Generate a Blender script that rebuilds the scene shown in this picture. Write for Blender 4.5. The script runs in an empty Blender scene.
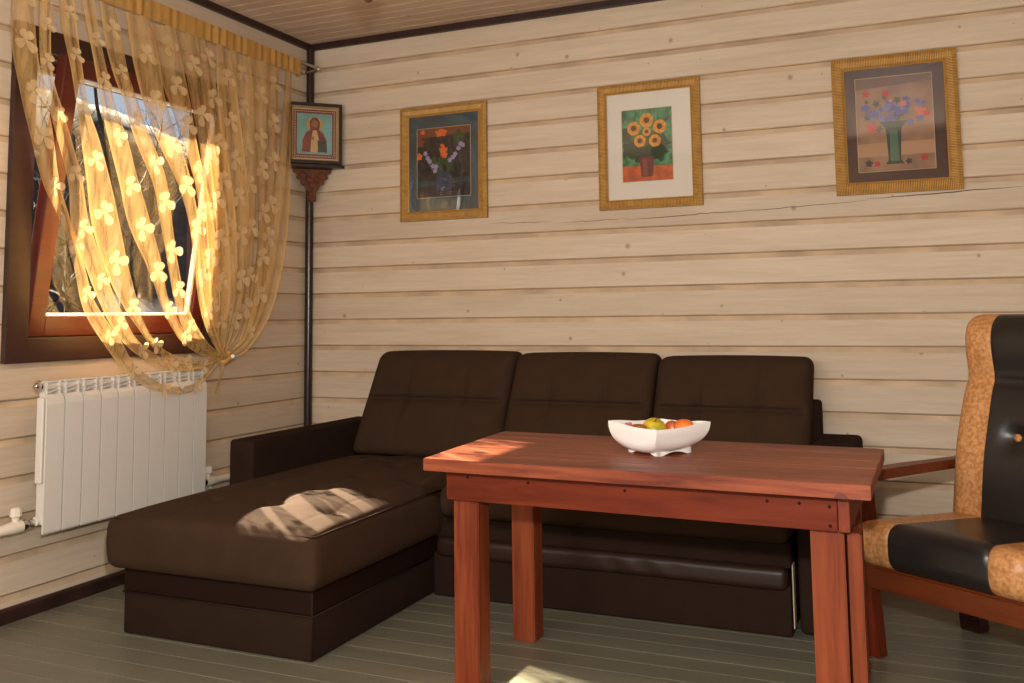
import bpy, bmesh, math, random
from mathutils import Vector, Matrix
C = bpy.context.scene.collection
random.seed(7)
PI = math.pi

# ------------------------------------------------------------------ materials
def lin(c):
    return tuple(((v/255)/12.92 if v/255 <= .04045 else ((v/255+.055)/1.055)**2.4) for v in c) + (1,)

def mat(name):
    m = bpy.data.materials.new(name); m.use_nodes = True
    nt = m.node_tree; b = nt.nodes['Principled BSDF']
    return m, nt, b

def plain(name, col, rough=.5, metal=0, spec=.5, bump=0, bscale=200, sheen=0, var=0, vscale=6):
    m, nt, b = mat(name)
    b.inputs['Base Color'].default_value = lin(col)
    b.inputs['Roughness'].default_value = rough
    b.inputs['Metallic'].default_value = metal
    b.inputs['Specular IOR Level'].default_value = spec
    if sheen:
        b.inputs['Sheen Weight'].default_value = sheen
        b.inputs['Sheen Tint'].default_value = lin(col)
    tc = nt.nodes.new('ShaderNodeTexCoord')
    if bump:
        n = nt.nodes.new('ShaderNodeTexNoise'); n.inputs['Scale'].default_value = bscale; n.inputs['Detail'].default_value = 3
        nt.links.new(tc.outputs['Object'], n.inputs['Vector'])
        bp = nt.nodes.new('ShaderNodeBump'); bp.inputs['Strength'].default_value = bump; bp.inputs['Distance'].default_value = .002
        nt.links.new(n.outputs['Fac'], bp.inputs['Height']); nt.links.new(bp.outputs['Normal'], b.inputs['Normal'])
    if var:
        n = nt.nodes.new('ShaderNodeTexNoise'); n.inputs['Scale'].default_value = vscale; n.inputs['Detail'].default_value = 4
        nt.links.new(tc.outputs['Object'], n.inputs['Vector'])
        r = nt.nodes.new('ShaderNodeValToRGB')
        r.color_ramp.elements[0].position = .3; r.color_ramp.elements[1].position = .7
        r.color_ramp.elements[0].color = lin([max(0, v*(1-var)) for v in col]); r.color_ramp.elements[1].color = lin([min(255, v*(1+var)) for v in col])
        nt.links.new(n.outputs['Fac'], r.inputs['Fac']); nt.links.new(r.outputs['Color'], b.inputs['Base Color'])
    return m

def wood(name, light, dark, axis=0, fine=60, stretch=14, rough=.45, spec=.4, knots=0, knotcol=None, board=None, bvar=.12, bump=.15, contrast=(.3, .75)):
    """stained or painted wood: grain runs along `axis`; board=(axis,offset,pitch) shifts tone board by board"""
    m, nt, b = mat(name); N = nt.nodes; L = nt.links
    tc = N.new('ShaderNodeTexCoord')
    sc = [fine]*3; sc[axis] = fine/stretch
    vec = tc.outputs['Object']
    if board:
        sp = N.new('ShaderNodeSeparateXYZ'); L.new(tc.outputs['Object'], sp.inputs[0])
        s = N.new('ShaderNodeMath'); s.operation = 'SUBTRACT'; L.new(sp.outputs[board[0]], s.inputs[0]); s.inputs[1].default_value = board[1]
        d = N.new('ShaderNodeMath'); d.operation = 'DIVIDE'; L.new(s.outputs[0], d.inputs[0]); d.inputs[1].default_value = board[2]
        f = N.new('ShaderNodeMath'); f.operation = 'FLOOR'; L.new(d.outputs[0], f.inputs[0])
        wn = N.new('ShaderNodeTexWhiteNoise'); wn.noise_dimensions = '1D'; L.new(f.outputs[0], wn.inputs['W'])
        va = N.new('ShaderNodeVectorMath'); va.operation = 'MULTIPLY_ADD'
        L.new(wn.outputs['Color'], va.inputs[0]); va.inputs[1].default_value = (7, 7, 7); L.new(tc.outputs['Object'], va.inputs[2])
        vec = va.outputs[0]
    mp = N.new('ShaderNodeMapping'); mp.inputs['Scale'].default_value = sc; L.new(vec, mp.inputs['Vector'])
    n1 = N.new('ShaderNodeTexNoise'); n1.inputs['Scale'].default_value = 1; n1.inputs['Detail'].default_value = 5; n1.inputs['Roughness'].default_value = .65
    n1.inputs['Distortion'].default_value = .6
    L.new(mp.outputs[0], n1.inputs['Vector'])
    mp2 = N.new('ShaderNodeMapping'); s2 = [fine*.16]*3; s2[axis] = fine*.16/5; mp2.inputs['Scale'].default_value = s2; L.new(vec, mp2.inputs['Vector'])
    n2 = N.new('ShaderNodeTexNoise'); n2.inputs['Scale'].default_value = 1; n2.inputs['Detail'].default_value = 3
    L.new(mp2.outputs[0], n2.inputs['Vector'])
    mx = N.new('ShaderNodeMath'); mx.operation = 'MULTIPLY_ADD'; L.new(n1.outputs['Fac'], mx.inputs[0]); mx.inputs[1].default_value = .6
    h = N.new('ShaderNodeMath'); h.operation = 'MULTIPLY'; L.new(n2.outputs['Fac'], h.inputs[0]); h.inputs[1].default_value = .4
    L.new(h.outputs[0], mx.inputs[2])
    r = N.new('ShaderNodeValToRGB'); r.color_ramp.elements[0].position = contrast[0]; r.color_ramp.elements[1].position = contrast[1]
    r.color_ramp.elements[0].color = lin(dark); r.color_ramp.elements[1].color = lin(light)
    L.new(mx.outputs[0], r.inputs['Fac'])
    col = r.outputs['Color']
    if board:
        hs = N.new('ShaderNodeHueSaturation'); L.new(col, hs.inputs['Color'])
        mr = N.new('ShaderNodeMapRange'); L.new(wn.outputs['Value'], mr.inputs[0]); mr.inputs[3].default_value = 1-bvar; mr.inputs[4].default_value = 1+bvar*.5
        L.new(mr.outputs[0], hs.inputs['Value']); col = hs.outputs['Color']
    if knots:
        if board:   # round knots scattered over the flat faces
            s9 = N.new('ShaderNodeSeparateXYZ'); L.new(tc.outputs['Object'], s9.inputs[0]); cmb = N.new('ShaderNodeCombineXYZ')
            L.new(s9.outputs[axis], cmb.inputs[0]); L.new(s9.outputs[board[0]], cmb.inputs[1])
            vo = N.new('ShaderNodeTexVoronoi'); vo.voronoi_dimensions = '2D'; vo.inputs['Scale'].default_value = 3.9; L.new(cmb.outputs[0], vo.inputs['Vector'])
        else:
            mp3 = N.new('ShaderNodeMapping'); s3 = [1/knots*1.6]*3; s3[axis] = 1/knots*.62; mp3.inputs['Scale'].default_value = s3; L.new(vec, mp3.inputs['Vector'])
            vo = N.new('ShaderNodeTexVoronoi'); vo.inputs['Scale'].default_value = 1; L.new(mp3.outputs[0], vo.inputs['Vector'])
        kr = N.new('ShaderNodeValToRGB'); kr.color_ramp.elements[0].position = .018 if board else .035; kr.color_ramp.elements[1].position = .065 if board else .12
        kr.color_ramp.elements[0].color = (1, 1, 1, 1); kr.color_ramp.elements[1].color = (0, 0, 0, 1)
        if board:   # every knot its own size, many of them painted over
            sc_ = N.new('ShaderNodeSeparateXYZ'); L.new(vo.outputs['Color'], sc_.inputs[0])
            pw_ = N.new('ShaderNodeMath'); pw_.operation = 'POWER'; L.new(sc_.outputs[0], pw_.inputs[0]); pw_.inputs[1].default_value = 1.5
            dv_ = N.new('ShaderNodeMath'); dv_.operation = 'DIVIDE'; L.new(vo.outputs['Distance'], dv_.inputs[0]); L.new(pw_.outputs[0], dv_.inputs[1])
            L.new(dv_.outputs[0], kr.inputs['Fac'])
        else: L.new(vo.outputs['Distance'], kr.inputs['Fac'])
        km = N.new('ShaderNodeMath'); km.operation = 'MULTIPLY'; L.new(kr.outputs['Color'], km.inputs[0]); km.inputs[1].default_value = .62
        mxc = N.new('ShaderNodeMixRGB'); L.new(km.outputs[0], mxc.inputs['Fac']); L.new(col, mxc.inputs['Color1']); mxc.inputs['Color2'].default_value = lin(knotcol or dark)
        col = mxc.outputs['Color']
    L.new(col, b.inputs['Base Color'])
    b.inputs['Roughness'].default_value = rough; b.inputs['Specular IOR Level'].default_value = spec
    bp = N.new('ShaderNodeBump'); bp.inputs['Strength'].default_value = bump; bp.inputs['Distance'].default_value = .0015
    L.new(mx.outputs[0], bp.inputs['Height']); L.new(bp.outputs['Normal'], b.inputs['Normal'])
    return m

PITCH = .13746; Z12 = .9185; Z0 = Z12-12*-0 - 0
WL, WD, WK = (214, 196, 173), (190, 168, 143), (128, 100, 74)
M_bevel = plain('worn_bevel_paint', (188, 163, 133), .7, var=.10, vscale=5)
M_wall_back = wood('whitewashed_logs_x', WL, WD, 0, 46, 16, .6, .25, .34, WK, (2, Z12, PITCH), .07, .2)
M_wall_left = wood('whitewashed_logs_y', WL, WD, 1, 46, 16, .6, .25, .34, WK, (2, Z12, PITCH), .07, .2)
M_groove = plain('groove_bare_wood', (158, 130, 100), .8, var=.15)
M_ceiling = wood('ceiling_slats', (216, 192, 168), (188, 158, 132), 0, 60, 14, .55, .3, .5, WK, (1, 0, .08), .12, .2)
M_floor = wood('painted_floor', (124, 120, 102), (104, 100, 84), 0, 40, 14, .36, .5, 0, None, (1, 0, .0975), .10, .12)
M_floorgap = plain('floor_joint', (190, 182, 156), .6)
M_trim = plain('dark_trim', (46, 26, 22), .4, var=.25, vscale=9)
M_casing = wood('dark_walnut_casing', (66, 40, 31), (44, 24, 19), 1, 50, 12, .4)
M_sash = wood('red_brown_sash', (104, 40, 25), (66, 22, 14), 1, 50, 12, .32, .5)
M_white = plain('white_enamel', (216, 208, 196), .35, spec=.4)
M_pipe = plain('white_plastic_pipe', (226, 214, 192), .35)
M_chrome = plain('nickel', (200, 196, 190), .2, 1)
M_brass = plain('steel_rod', (190, 180, 165), .3, 1)
M_fabric = plain('brown_velour', (57, 41, 29), .95, spec=.08, bump=.35, bscale=420, sheen=.15, var=.05, vscale=14)
M_fabric_dk = plain('brown_velour_base', (42, 29, 22), .95, spec=.06, bump=.35, bscale=420, sheen=.1, var=.05, vscale=14)
M_leather = plain('dark_leather', (34, 19, 13), .6, spec=.08, bump=.2, bscale=90)
M_piping = plain('piping', (44, 31, 24), .9, spec=.1)
M_apron = wood('red_stained_apron', (116, 46, 19), (78, 24, 9), 0, 42, 16, .5, .15, .42, (70, 22, 12), None, contrast=(.32, .68))
M_pendant = wood('brown_turned_wood', (112, 76, 44), (76, 48, 26), 2, 60, 6, .4)
M_table = wood('red_stained_pine', (146, 74, 44), (92, 36, 19), 0, 52, 20, .42, .3, .42, (84, 28, 16), None, contrast=(.38, .62))
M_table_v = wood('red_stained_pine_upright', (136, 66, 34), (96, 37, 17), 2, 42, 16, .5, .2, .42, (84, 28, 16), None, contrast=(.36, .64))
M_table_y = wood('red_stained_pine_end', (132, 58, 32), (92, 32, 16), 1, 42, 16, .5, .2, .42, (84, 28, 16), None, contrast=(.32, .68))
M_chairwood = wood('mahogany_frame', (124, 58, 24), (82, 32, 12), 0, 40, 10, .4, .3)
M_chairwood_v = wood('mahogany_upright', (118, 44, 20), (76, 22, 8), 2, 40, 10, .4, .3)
M_black = plain('black_leatherette', (34, 29, 27), .34, spec=.5, bump=.15, bscale=160)
M_ceramic = plain('white_ceramic', (236, 230, 222), .15, spec=.55)
M_goldframe_dk = plain('frame_bead_gold', (190, 140, 66), .4, .35)
M_black_wood = plain('black_icon_case', (40, 28, 22), .3)
M_carved = wood('carved_brown_wood', (116, 66, 36), (66, 32, 18), 2, 60, 6, .45, .25)

def tan_leather():
    m, nt, b = mat('tan_mottled_leatherette'); N = nt.nodes; L = nt.links
    tc = N.new('ShaderNodeTexCoord'); v = N.new('ShaderNodeTexVoronoi'); v.inputs['Scale'].default_value = 70
    n = N.new('ShaderNodeTexNoise'); n.inputs['Scale'].default_value = 85; n.inputs['Detail'].default_value = 2
    L.new(tc.outputs['Object'], v.inputs['Vector']); L.new(tc.outputs['Object'], n.inputs['Vector'])
    r = N.new('ShaderNodeValToRGB'); r.color_ramp.elements[0].position = .35; r.color_ramp.elements[1].position = .65
    r.color_ramp.elements[0].color = lin((170, 112, 62)); r.color_ramp.elements[1].color = lin((204, 148, 94))
    L.new(n.outputs['Fac'], r.inputs['Fac']); L.new(r.outputs['Color'], b.inputs['Base Color'])
    bp = N.new('ShaderNodeBump'); bp.inputs['Strength'].default_value = .3; bp.inputs['Distance'].default_value = .001
    L.new(v.outputs['Distance'], bp.inputs['Height']); L.new(bp.outputs['Normal'], b.inputs['Normal'])
    b.inputs['Roughness'].default_value = .42
    return m
M_tan = tan_leather()

def woven_gold(name, axis, dens=300):
    m, nt, b = mat(name); N = nt.nodes; L = nt.links
    tc = N.new('ShaderNodeTexCoord')
    w = N.new('ShaderNodeTexWave'); w.bands_direction = 'XYZ'[axis]; w.inputs['Scale'].default_value = dens/6.28/1.0; w.inputs['Distortion'].default_value = 1.2
    w.inputs['Detail'].default_value = 1
    L.new(tc.outputs['Object'], w.inputs['Vector'])
    n = N.new('ShaderNodeTexNoise'); n.inputs['Scale'].default_value = 30; L.new(tc.outputs['Object'], n.inputs['Vector'])
    mm = N.new('ShaderNodeMath'); mm.operation = 'MULTIPLY_ADD'; L.new(n.outputs['Fac'], mm.inputs[0]); mm.inputs[1].default_value = .5
    hh = N.new('ShaderNodeMath'); hh.operation = 'MULTIPLY'; L.new(w.outputs['Fac'], hh.inputs[0]); hh.inputs[1].default_value = .6
    L.new(hh.outputs[0], mm.inputs[2])
    r = N.new('ShaderNodeValToRGB'); r.color_ramp.elements[0].position = .2; r.color_ramp.elements[1].position = .8
    r.color_ramp.elements[0].color = lin((122, 80, 30)); r.color_ramp.elements[1].color = lin((206, 158, 82))
    L.new(mm.outputs[0], r.inputs['Fac']); L.new(r.outputs['Color'], b.inputs['Base Color'])
    bp = N.new('ShaderNodeBump'); bp.inputs['Strength'].default_value = .6; bp.inputs['Distance'].default_value = .003
    L.new(w.outputs['Fac'], bp.inputs['Height']); L.new(bp.outputs['Normal'], b.inputs['Normal'])
    b.inputs['Roughness'].default_value = .45; b.inputs['Metallic'].default_value = .2
    return m
M_gold_x = woven_gold('woven_gold_frame_x', 0); M_gold_z = woven_gold('woven_gold_frame_z', 2)

def sheer(name, col, a_mid, a_edge, trans=.6):
    """woven see-through cloth: the selvedges are denser than the middle (UV u runs across)"""
    m, nt, b = mat(name); N = nt.nodes; L = nt.links
    N.remove(b); out = N['Material Output']
    uv = N.new('ShaderNodeUVMap'); sp = N.new('ShaderNodeSeparateXYZ'); L.new(uv.outputs[0], sp.inputs[0])
    a = N.new('ShaderNodeMath'); a.operation = 'SUBTRACT'; L.new(sp.outputs[0], a.inputs[0]); a.inputs[1].default_value = .5
    ab = N.new('ShaderNodeMath'); ab.operation = 'ABSOLUTE'; L.new(a.outputs[0], ab.inputs[0])
    mr = N.new('ShaderNodeMapRange'); mr.inputs[1].default_value = .40; mr.inputs[2].default_value = .46; mr.inputs[3].default_value = a_mid; mr.inputs[4].default_value = a_edge
    L.new(ab.outputs[0], mr.inputs[0])
    tc = N.new('ShaderNodeTexCoord'); n = N.new('ShaderNodeTexNoise'); n.inputs['Scale'].default_value = 26; n.inputs['Detail'].default_value = 3
    mp = N.new('ShaderNodeMapping'); mp.inputs['Scale'].default_value = (1, 2.2, .25); L.new(tc.outputs['Object'], mp.inputs['Vector']); L.new(mp.outputs[0], n.inputs['Vector'])
    nm = N.new('ShaderNodeMapRange'); nm.inputs[1].default_value = .3; nm.inputs[2].default_value = .7; nm.inputs[3].default_value = -.14; nm.inputs[4].default_value = .16
    L.new(n.outputs['Fac'], nm.inputs[0])
    ad = N.new('ShaderNodeMath'); ad.operation = 'ADD'; ad.use_clamp = True; L.new(mr.outputs[0], ad.inputs[0]); L.new(nm.outputs[0], ad.inputs[1])
    tr = N.new('ShaderNodeBsdfTransparent')
    tl = N.new('ShaderNodeBsdfTranslucent'); tl.inputs['Color'].default_value = lin(col)
    df = N.new('ShaderNodeBsdfDiffuse'); df.inputs['Color'].default_value = lin(col)
    m1 = N.new('ShaderNodeMixShader'); m1.inputs[0].default_value = trans; L.new(df.outputs[0], m1.inputs[1]); L.new(tl.outputs[0], m1.inputs[2])
    m2 = N.new('ShaderNodeMixShader'); L.new(ad.outputs[0], m2.inputs[0]); L.new(tr.outputs[0], m2.inputs[1]); L.new(m1.outputs[0], m2.inputs[2])
    L.new(m2.outputs[0], out.inputs['Surface'])
    return m
M_sheer = sheer('gold_organza', (212, 170, 108), .50, .72, .11)
M_heading = sheer('gold_heading_tape', (206, 158, 88), .9, .96, .3)
M_flower = sheer('cream_applique', (236, 206, 156), .70, .78, .24)

def glass_mat(name, tint=(250, 250, 250), rough=0, base=.03):
    m, nt, b = mat(name); N = nt.nodes; L = nt.links; N.remove(b); out = N['Material Output']
    tr = N.new('ShaderNodeBsdfTransparent'); tr.inputs['Color'].default_value = lin(tint)
    gl = N.new('ShaderNodeBsdfGlossy'); gl.inputs['Roughness'].default_value = rough
    lw = N.new('ShaderNodeLayerWeight'); lw.inputs['Blend'].default_value = .5
    pw = N.new('ShaderNodeMath'); pw.operation = 'POWER'; L.new(lw.outputs['Facing'], pw.inputs[0]); pw.inputs[1].default_value = 4
    fr = N.new('ShaderNodeMath'); fr.operation = 'MULTIPLY_ADD'; L.new(pw.outputs[0], fr.inputs[0]); fr.inputs[1].default_value = .8; fr.inputs[2].default_value = base
    mx = N.new('ShaderNodeMixShader'); L.new(fr.outputs[0], mx.inputs[0]); L.new(tr.outputs[0], mx.inputs[1]); L.new(gl.outputs[0], mx.inputs[2])
    L.new(mx.outputs[0], out.inputs['Surface'])
    return m
M_glass = glass_mat('window_glass'); M_picglass = glass_mat('picture_glass', (250, 250, 250), .02, .045)

# ------------------------------------------------------------------ mesh helpers
def obj(name, bm, mats, parent=None, smooth=False, angle=None, recalc=True):
    me = bpy.data.meshes.new(name)
    if recalc: bmesh.ops.recalc_face_normals(bm, faces=bm.faces)
    if smooth:
        for f in bm.faces: f.smooth = True
    if angle is not None:
        for e in bm.edges:
            if len(e.link_faces) == 2 and e.calc_face_angle(0) > math.radians(angle): e.smooth = False
    bm.to_mesh(me); bm.free()
    o = bpy.data.objects.new(name, me); C.objects.link(o)
    for m in (mats if isinstance(mats, (list, tuple)) else [mats]): me.materials.append(m)
    if parent: o.parent = parent
    return o

def thing(name, label, cat, loc=(0, 0, 0), rotz=0, group=None):
    o = bpy.data.objects.new(name, None); C.objects.link(o); o.empty_display_size = .1
    o.location = loc; o.rotation_euler = (0, 0, rotz); o['label'] = label; o['category'] = cat
    if group: o['group'] = group
    return o
def tag(o, label, cat, group=None):
    o['label'] = label; o['category'] = cat
    if group: o['group'] = group
    return o
def struct(name, bm, m, parent=None, **k):
    o = obj(name, bm, m, parent, **k)
    if parent is None: o['kind'] = 'structure'
    return o
def BM(): return bmesh.new()

def box(bm, x0, x1, y0, y1, z0, z1, bev=0, mi=0, seg=2, M=None):
    r = bmesh.ops.create_cube(bm, size=1); vs = r['verts']
    for v in vs: v.co = Vector(((x0+x1)/2+v.co.x*(x1-x0), (y0+y1)/2+v.co.y*(y1-y0), (z0+z1)/2+v.co.z*(z1-z0)))
    fs = set(f for v in vs for f in v.link_faces)
    for f in fs: f.material_index = mi
    if bev:
        es = list(set(e for v in vs for e in v.link_edges))
        r2 = bmesh.ops.bevel(bm, geom=es, offset=bev, segments=seg, affect='EDGES', profile=.5)
        for f in r2['faces']: f.material_index = mi
        vs = list(set(v for f in r2['faces'] for v in f.verts) | set(v for v in vs if v.is_valid))
    if M:
        for v in vs: v.co = M @ v.co
    return vs

def tube(bm, pts, r, n=10, cap=True, mi=0):
    pts = [Vector(p) for p in pts]; rings = []
    rs = r if isinstance(r, (list, tuple)) else [r]*len(pts)
    up = None
    for i, p in enumerate(pts):
        t = (pts[min(i+1, len(pts)-1)]-pts[max(i-1, 0)]).normalized()
        if up is None: up = Vector((0, 0, 1)) if abs(t.z) < .9 else Vector((1, 0, 0))
        a = t.cross(up).normalized(); b = a.cross(t).normalized(); up = b
        rings.append([bm.verts.new(p+(a*math.cos(2*PI*k/n)+b*math.sin(2*PI*k/n))*rs[i]) for k in range(n)])
    for i in range(len(rings)-1):
        for k in range(n):
            f = bm.faces.new((rings[i][k], rings[i][(k+1) % n], rings[i+1][(k+1) % n], rings[i+1][k])); f.material_index = mi
    if cap:
        bm.faces.new(rings[0][::-1]).material_index = mi; bm.faces.new(rings[-1]).material_index = mi

def lathe(bm, prof, c=(0, 0, 0), n=24, mi=0, axis='z'):
    rings = []
    def P(r, h, a):
        x, y = r*math.cos(a), r*math.sin(a)
        return Vector(c)+(Vector((x, y, h)) if axis == 'z' else Vector((h, x, y)) if axis == 'x' else Vector((x, h, y)))
    for r, h in prof:
        rings.append([bm.verts.new(P(max(r, 1e-5), h, 2*PI*k/n)) for k in range(n)])
    for i in range(len(rings)-1):
        for k in range(n):
            f = bm.faces.new((rings[i][k], rings[i][(k+1) % n], rings[i+1][(k+1) % n], rings[i+1][k])); f.material_index = mi
    bm.faces.new(rings[0][::-1]).material_index = mi; bm.faces.new(rings[-1]).material_index = mi

def prism(bm, poly, lo, hi, axis=1, mi=0):
    """closed polygon extruded along axis; poly coordinates are the other two axes in order"""
    def P(a, b, c):
        return {0: (c, a, b), 1: (a, c, b), 2: (a, b, c)}[axis]
    A = [bm.verts.new(P(a, b, lo)) for a, b in poly]; B = [bm.verts.new(P(a, b, hi)) for a, b in poly]
    n = len(poly)
    bm.faces.new(A).material_index = mi; bm.faces.new(B[::-1]).material_index = mi
    for i in range(n): bm.faces.new((A[i], B[i], B[(i+1) % n], A[(i+1) % n])).material_index = mi
    return A+B

def glist(lo, hi, r, n, m=4):
    a = [lo+r*(1-math.cos(PI/2*i/m)) for i in range(m)]
    c = [lo+r+(hi-lo-2*r)*i/n for i in range(n+1)]
    b = [hi-r*(1-math.cos(PI/2*i/m)) for i in range(m)][::-1]
    return a+c+b

def rbox(lo, hi, r, n=(6, 6, 2), f=None, keep=None, extra=None, m=4):
    """rounded, finely gridded block; f deforms a point, keep(face centre) selects faces"""
    bm = BM()
    ax = [glist(lo[i], hi[i], r, n[i], m) for i in range(3)]
    if extra:
        for i, vals in extra.items(): ax[i] = sorted(set(round(v, 6) for v in ax[i]) | set(vals))
    cache = {}
    def V(i, j, k):
        key = (i, j, k)
        if key not in cache:
            p = Vector((ax[0][i], ax[1][j], ax[2][k]))
            q = Vector([min(max(p[a], lo[a]+r), hi[a]-r) for a in range(3)])
            d = p-q
            if d.length > 1e-9: p = q+d*(r/d.length) if sum(abs(c) > 1e-9 for c in d) > 0 else p
            cache[key] = bm.verts.new(p)
        return cache[key]
    N = [len(a)-1 for a in ax]
    for s in (0, N[0]):
        for j in range(N[1]):
            for k in range(N[2]):
                try: bm.faces.new((V(s, j, k), V(s, j+1, k), V(s, j+1, k+1), V(s, j, k+1)))
                except ValueError: pass
    for s in (0, N[1]):
        for i in range(N[0]):
            for k in range(N[2]):
                try: bm.faces.new((V(i, s, k), V(i+1, s, k), V(i+1, s, k+1), V(i, s, k+1)))
                except ValueError: pass
    for s in (0, N[2]):
        for i in range(N[0]):
            for j in range(N[1]):
                try: bm.faces.new((V(i, j, s), V(i+1, j, s), V(i+1, j+1, s), V(i, j+1, s)))
                except ValueError: pass
    bmesh.ops.remove_doubles(bm, verts=bm.verts, dist=1e-5)
    bmesh.ops.recalc_face_normals(bm, faces=bm.faces)
    if keep:
        bmesh.ops.delete(bm, geom=[g for g in bm.faces if not keep(g.calc_center_median())], context='FACES')
    if f:
        for v in bm.verts: v.co = Vector(f(*v.co))
    return bm
def sstep(a, b, x):
    t = min(max((x-a)/(b-a), 0), 1); return t*t*(3-2*t)
SUN_E = 68; SUN_D = (1, -.31, -.685); FLASH_E = 212; FILL_E = 60; SKY_E = .075; EXPO = 0
# ------------------------------------------------------------------ the room: x right along the back wall, -y towards the camera
H = 2.567; XR = 4.7; YF = -4.55
G = [Z12-(k-12)*PITCH for k in range(-0, 19)]
G = sorted(z for z in G if 0 < z < H-.02)
def boards(bm, put, a0, a1, z0, z1):
    """log siding: flat faces with a bevelled joint every PITCH"""
    prof = [(z0, 0, 0)]
    for g in G:
        for dz, d, mi in ((-.024, 0, 0), (-.0120, -.0040, 2), (-.0024, -.0062, 2), (-.0010, -.0078, 1), (.0008, -.0078, 1), (.0014, -.004, 2), (.006, 0, 0)):
            if z0 < g+dz < z1: prof.append((g+dz, d, mi))
    prof.append((z1, 0, 0))
    n = max(1, int(abs(a1-a0)/.4))
    def wob(z, a): return 0
    for i in range(len(prof)-1):
        (za, da, ma), (zb, db, mb) = prof[i], prof[i+1]
        f = bm.faces.new([bm.verts.new(put(*p)) for p in ((a0, da, za), (a1, da, za), (a1, db, zb), (a0, db, zb))])
        f.material_index = 1 if 1 in (ma, mb) else (2 if mb or ma else 0)
bm = BM(); boards(bm, lambda a, d, z: (a, -d, z), 0, XR, 0, H)
wb = struct('wall_back', bm, [M_wall_back, M_groove, M_bevel], recalc=False)
bm = BM(); box(bm, -.2, XR+.2, .02, .2, -.1, H+.1)
struct('wall_back_core', bm, M_groove, wb)
# seasoning cracks in the logs
M_crack = plain('crack_shadow', (70, 50, 36), .9)
def crack(pts, w):
    bm = BM(); n = len(pts)
    for i in range(n-1):
        (x0, z0), (x1, z1) = pts[i], pts[i+1]
        w0 = w*math.sin(PI*i/(n-1))+.0003; w1 = w*math.sin(PI*(i+1)/(n-1))+.0003
        bm.faces.new([bm.verts.new((x, -.0006, z)) for x, z in ((x0, z0-w0), (x1, z1-w1), (x1, z1+w1), (x0, z0+w0))])
    obj('crack', bm, M_crack, wb)
def cr(x0, z0, x1, z1, w, n=16):
    rr = random.Random(int(x0*1000))
    crack([(x0+(x1-x0)*i/n, z0+(z1-z0)*i/n+rr.uniform(-.0025, .0025)) for i in range(n+1)], w)
cr(1.09, 1.525, 1.42, 1.517, .0007); cr(1.46, 1.510, 1.80, 1.513, .0009); cr(1.78, 1.507, 2.30, 1.521, .0014); cr(2.2, 1.514, 2.85, 1.535, .001); cr(2.84, 1.541, 3.45, 1.560, .0018)
# left wall with the window opening
WY0, WY1, WZ0, WZ1 = -1.785, -.79, .986, 2.11
bm = BM(); put = lambda a, d, z: (d, a, z)
boards(bm, put, YF, WY0, 0, H); boards(bm, put, WY1, 0, 0, H); boards(bm, put, WY0, WY1, 0, WZ0); boards(bm, put, WY0, WY1, WZ1, H)
wl = struct('wall_left', bm, [M_wall_left, M_groove, M_bevel], recalc=False)
bm = BM()
box(bm, -.085, -.015, YF, WY0, -.1, H+.1); box(bm, -.085, -.015, WY1, .2, -.1, H+.1); box(bm, -.085, -.015, WY0, WY1, -.1, WZ0); box(bm, -.085, -.015, WY0, WY1, WZ1, H+.1)
struct('wall_left_core', bm, M_groove, wl)
bm = BM(); box(bm, XR, XR+.12, YF, .2, -.1, H+.1); struct('wall_right', bm, M_wall_left)
bm = BM(); box(bm, -.2, XR+.2, YF-.12, YF, -.1, H+.1); struct('wall_front', bm, M_wall_back)
# floor boards with pale joints
bm = BM(); box(bm, 0, XR, YF, 0, -.08, -.004); fl = struct('floor', bm, M_floorgap)
bm = BM(); y = 0
ys = []
y0 = -1.2495+13*.0975   # joints measured along the floor
k = 0
while True:
    a = .018-k*.0975; b = a-.0975
    if b < YF: break
    box(bm, 0, XR, max(b, YF)+.0022, min(a, 0)-.0005, -.02, 0, .0008, seg=1); k += 1
obj('floorboards', bm, M_floor, fl)
# ceiling of narrow slats with open joints
bm = BM(); box(bm, 0, XR, YF, 0, H+.012, H+.1); ce = struct('ceiling', bm, plain('ceiling_joint', (206, 180, 150), .7))
bm = BM(); k = 0
while -(k+1)*.08 > YF:
    box(bm, 0, XR, -(k+1)*.08+.003, -k*.08-.003, H, H+.02, .001, seg=1); k += 1
obj('ceiling_slats', bm, M_ceiling, ce)
# dark trims
bm = BM(); box(bm, 0, XR, -.024, .0, H-.0345, H, .003); struct('trim_1', bm, M_trim)
bm = BM(); box(bm, .0, .024, YF, 0, H-.0345, H, .003); struct('trim_2', bm, M_trim)
bm = BM(); tube(bm, [(.021, -.021, 0), (.021, -.021, 1.0), (.021, -.021, H-.03)], .0215, 20)
struct('trim_3', bm, plain('dark_corner_pole', (44, 28, 24), .25), smooth=True, angle=50)
bm = BM(); prism(bm, [(0, 0), (.018, 0), (.018, .044), (.010, .0527), (0, .0527)], YF, 0, 1); struct('baseboard_left', bm, M_trim)
bm = BM(); prism(bm, [(0, 0), (-.018, 0), (-.018, .044), (-.010, .0527), (0, .0527)], 0, XR, 0); struct('baseboard_back', bm, M_trim)

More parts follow.
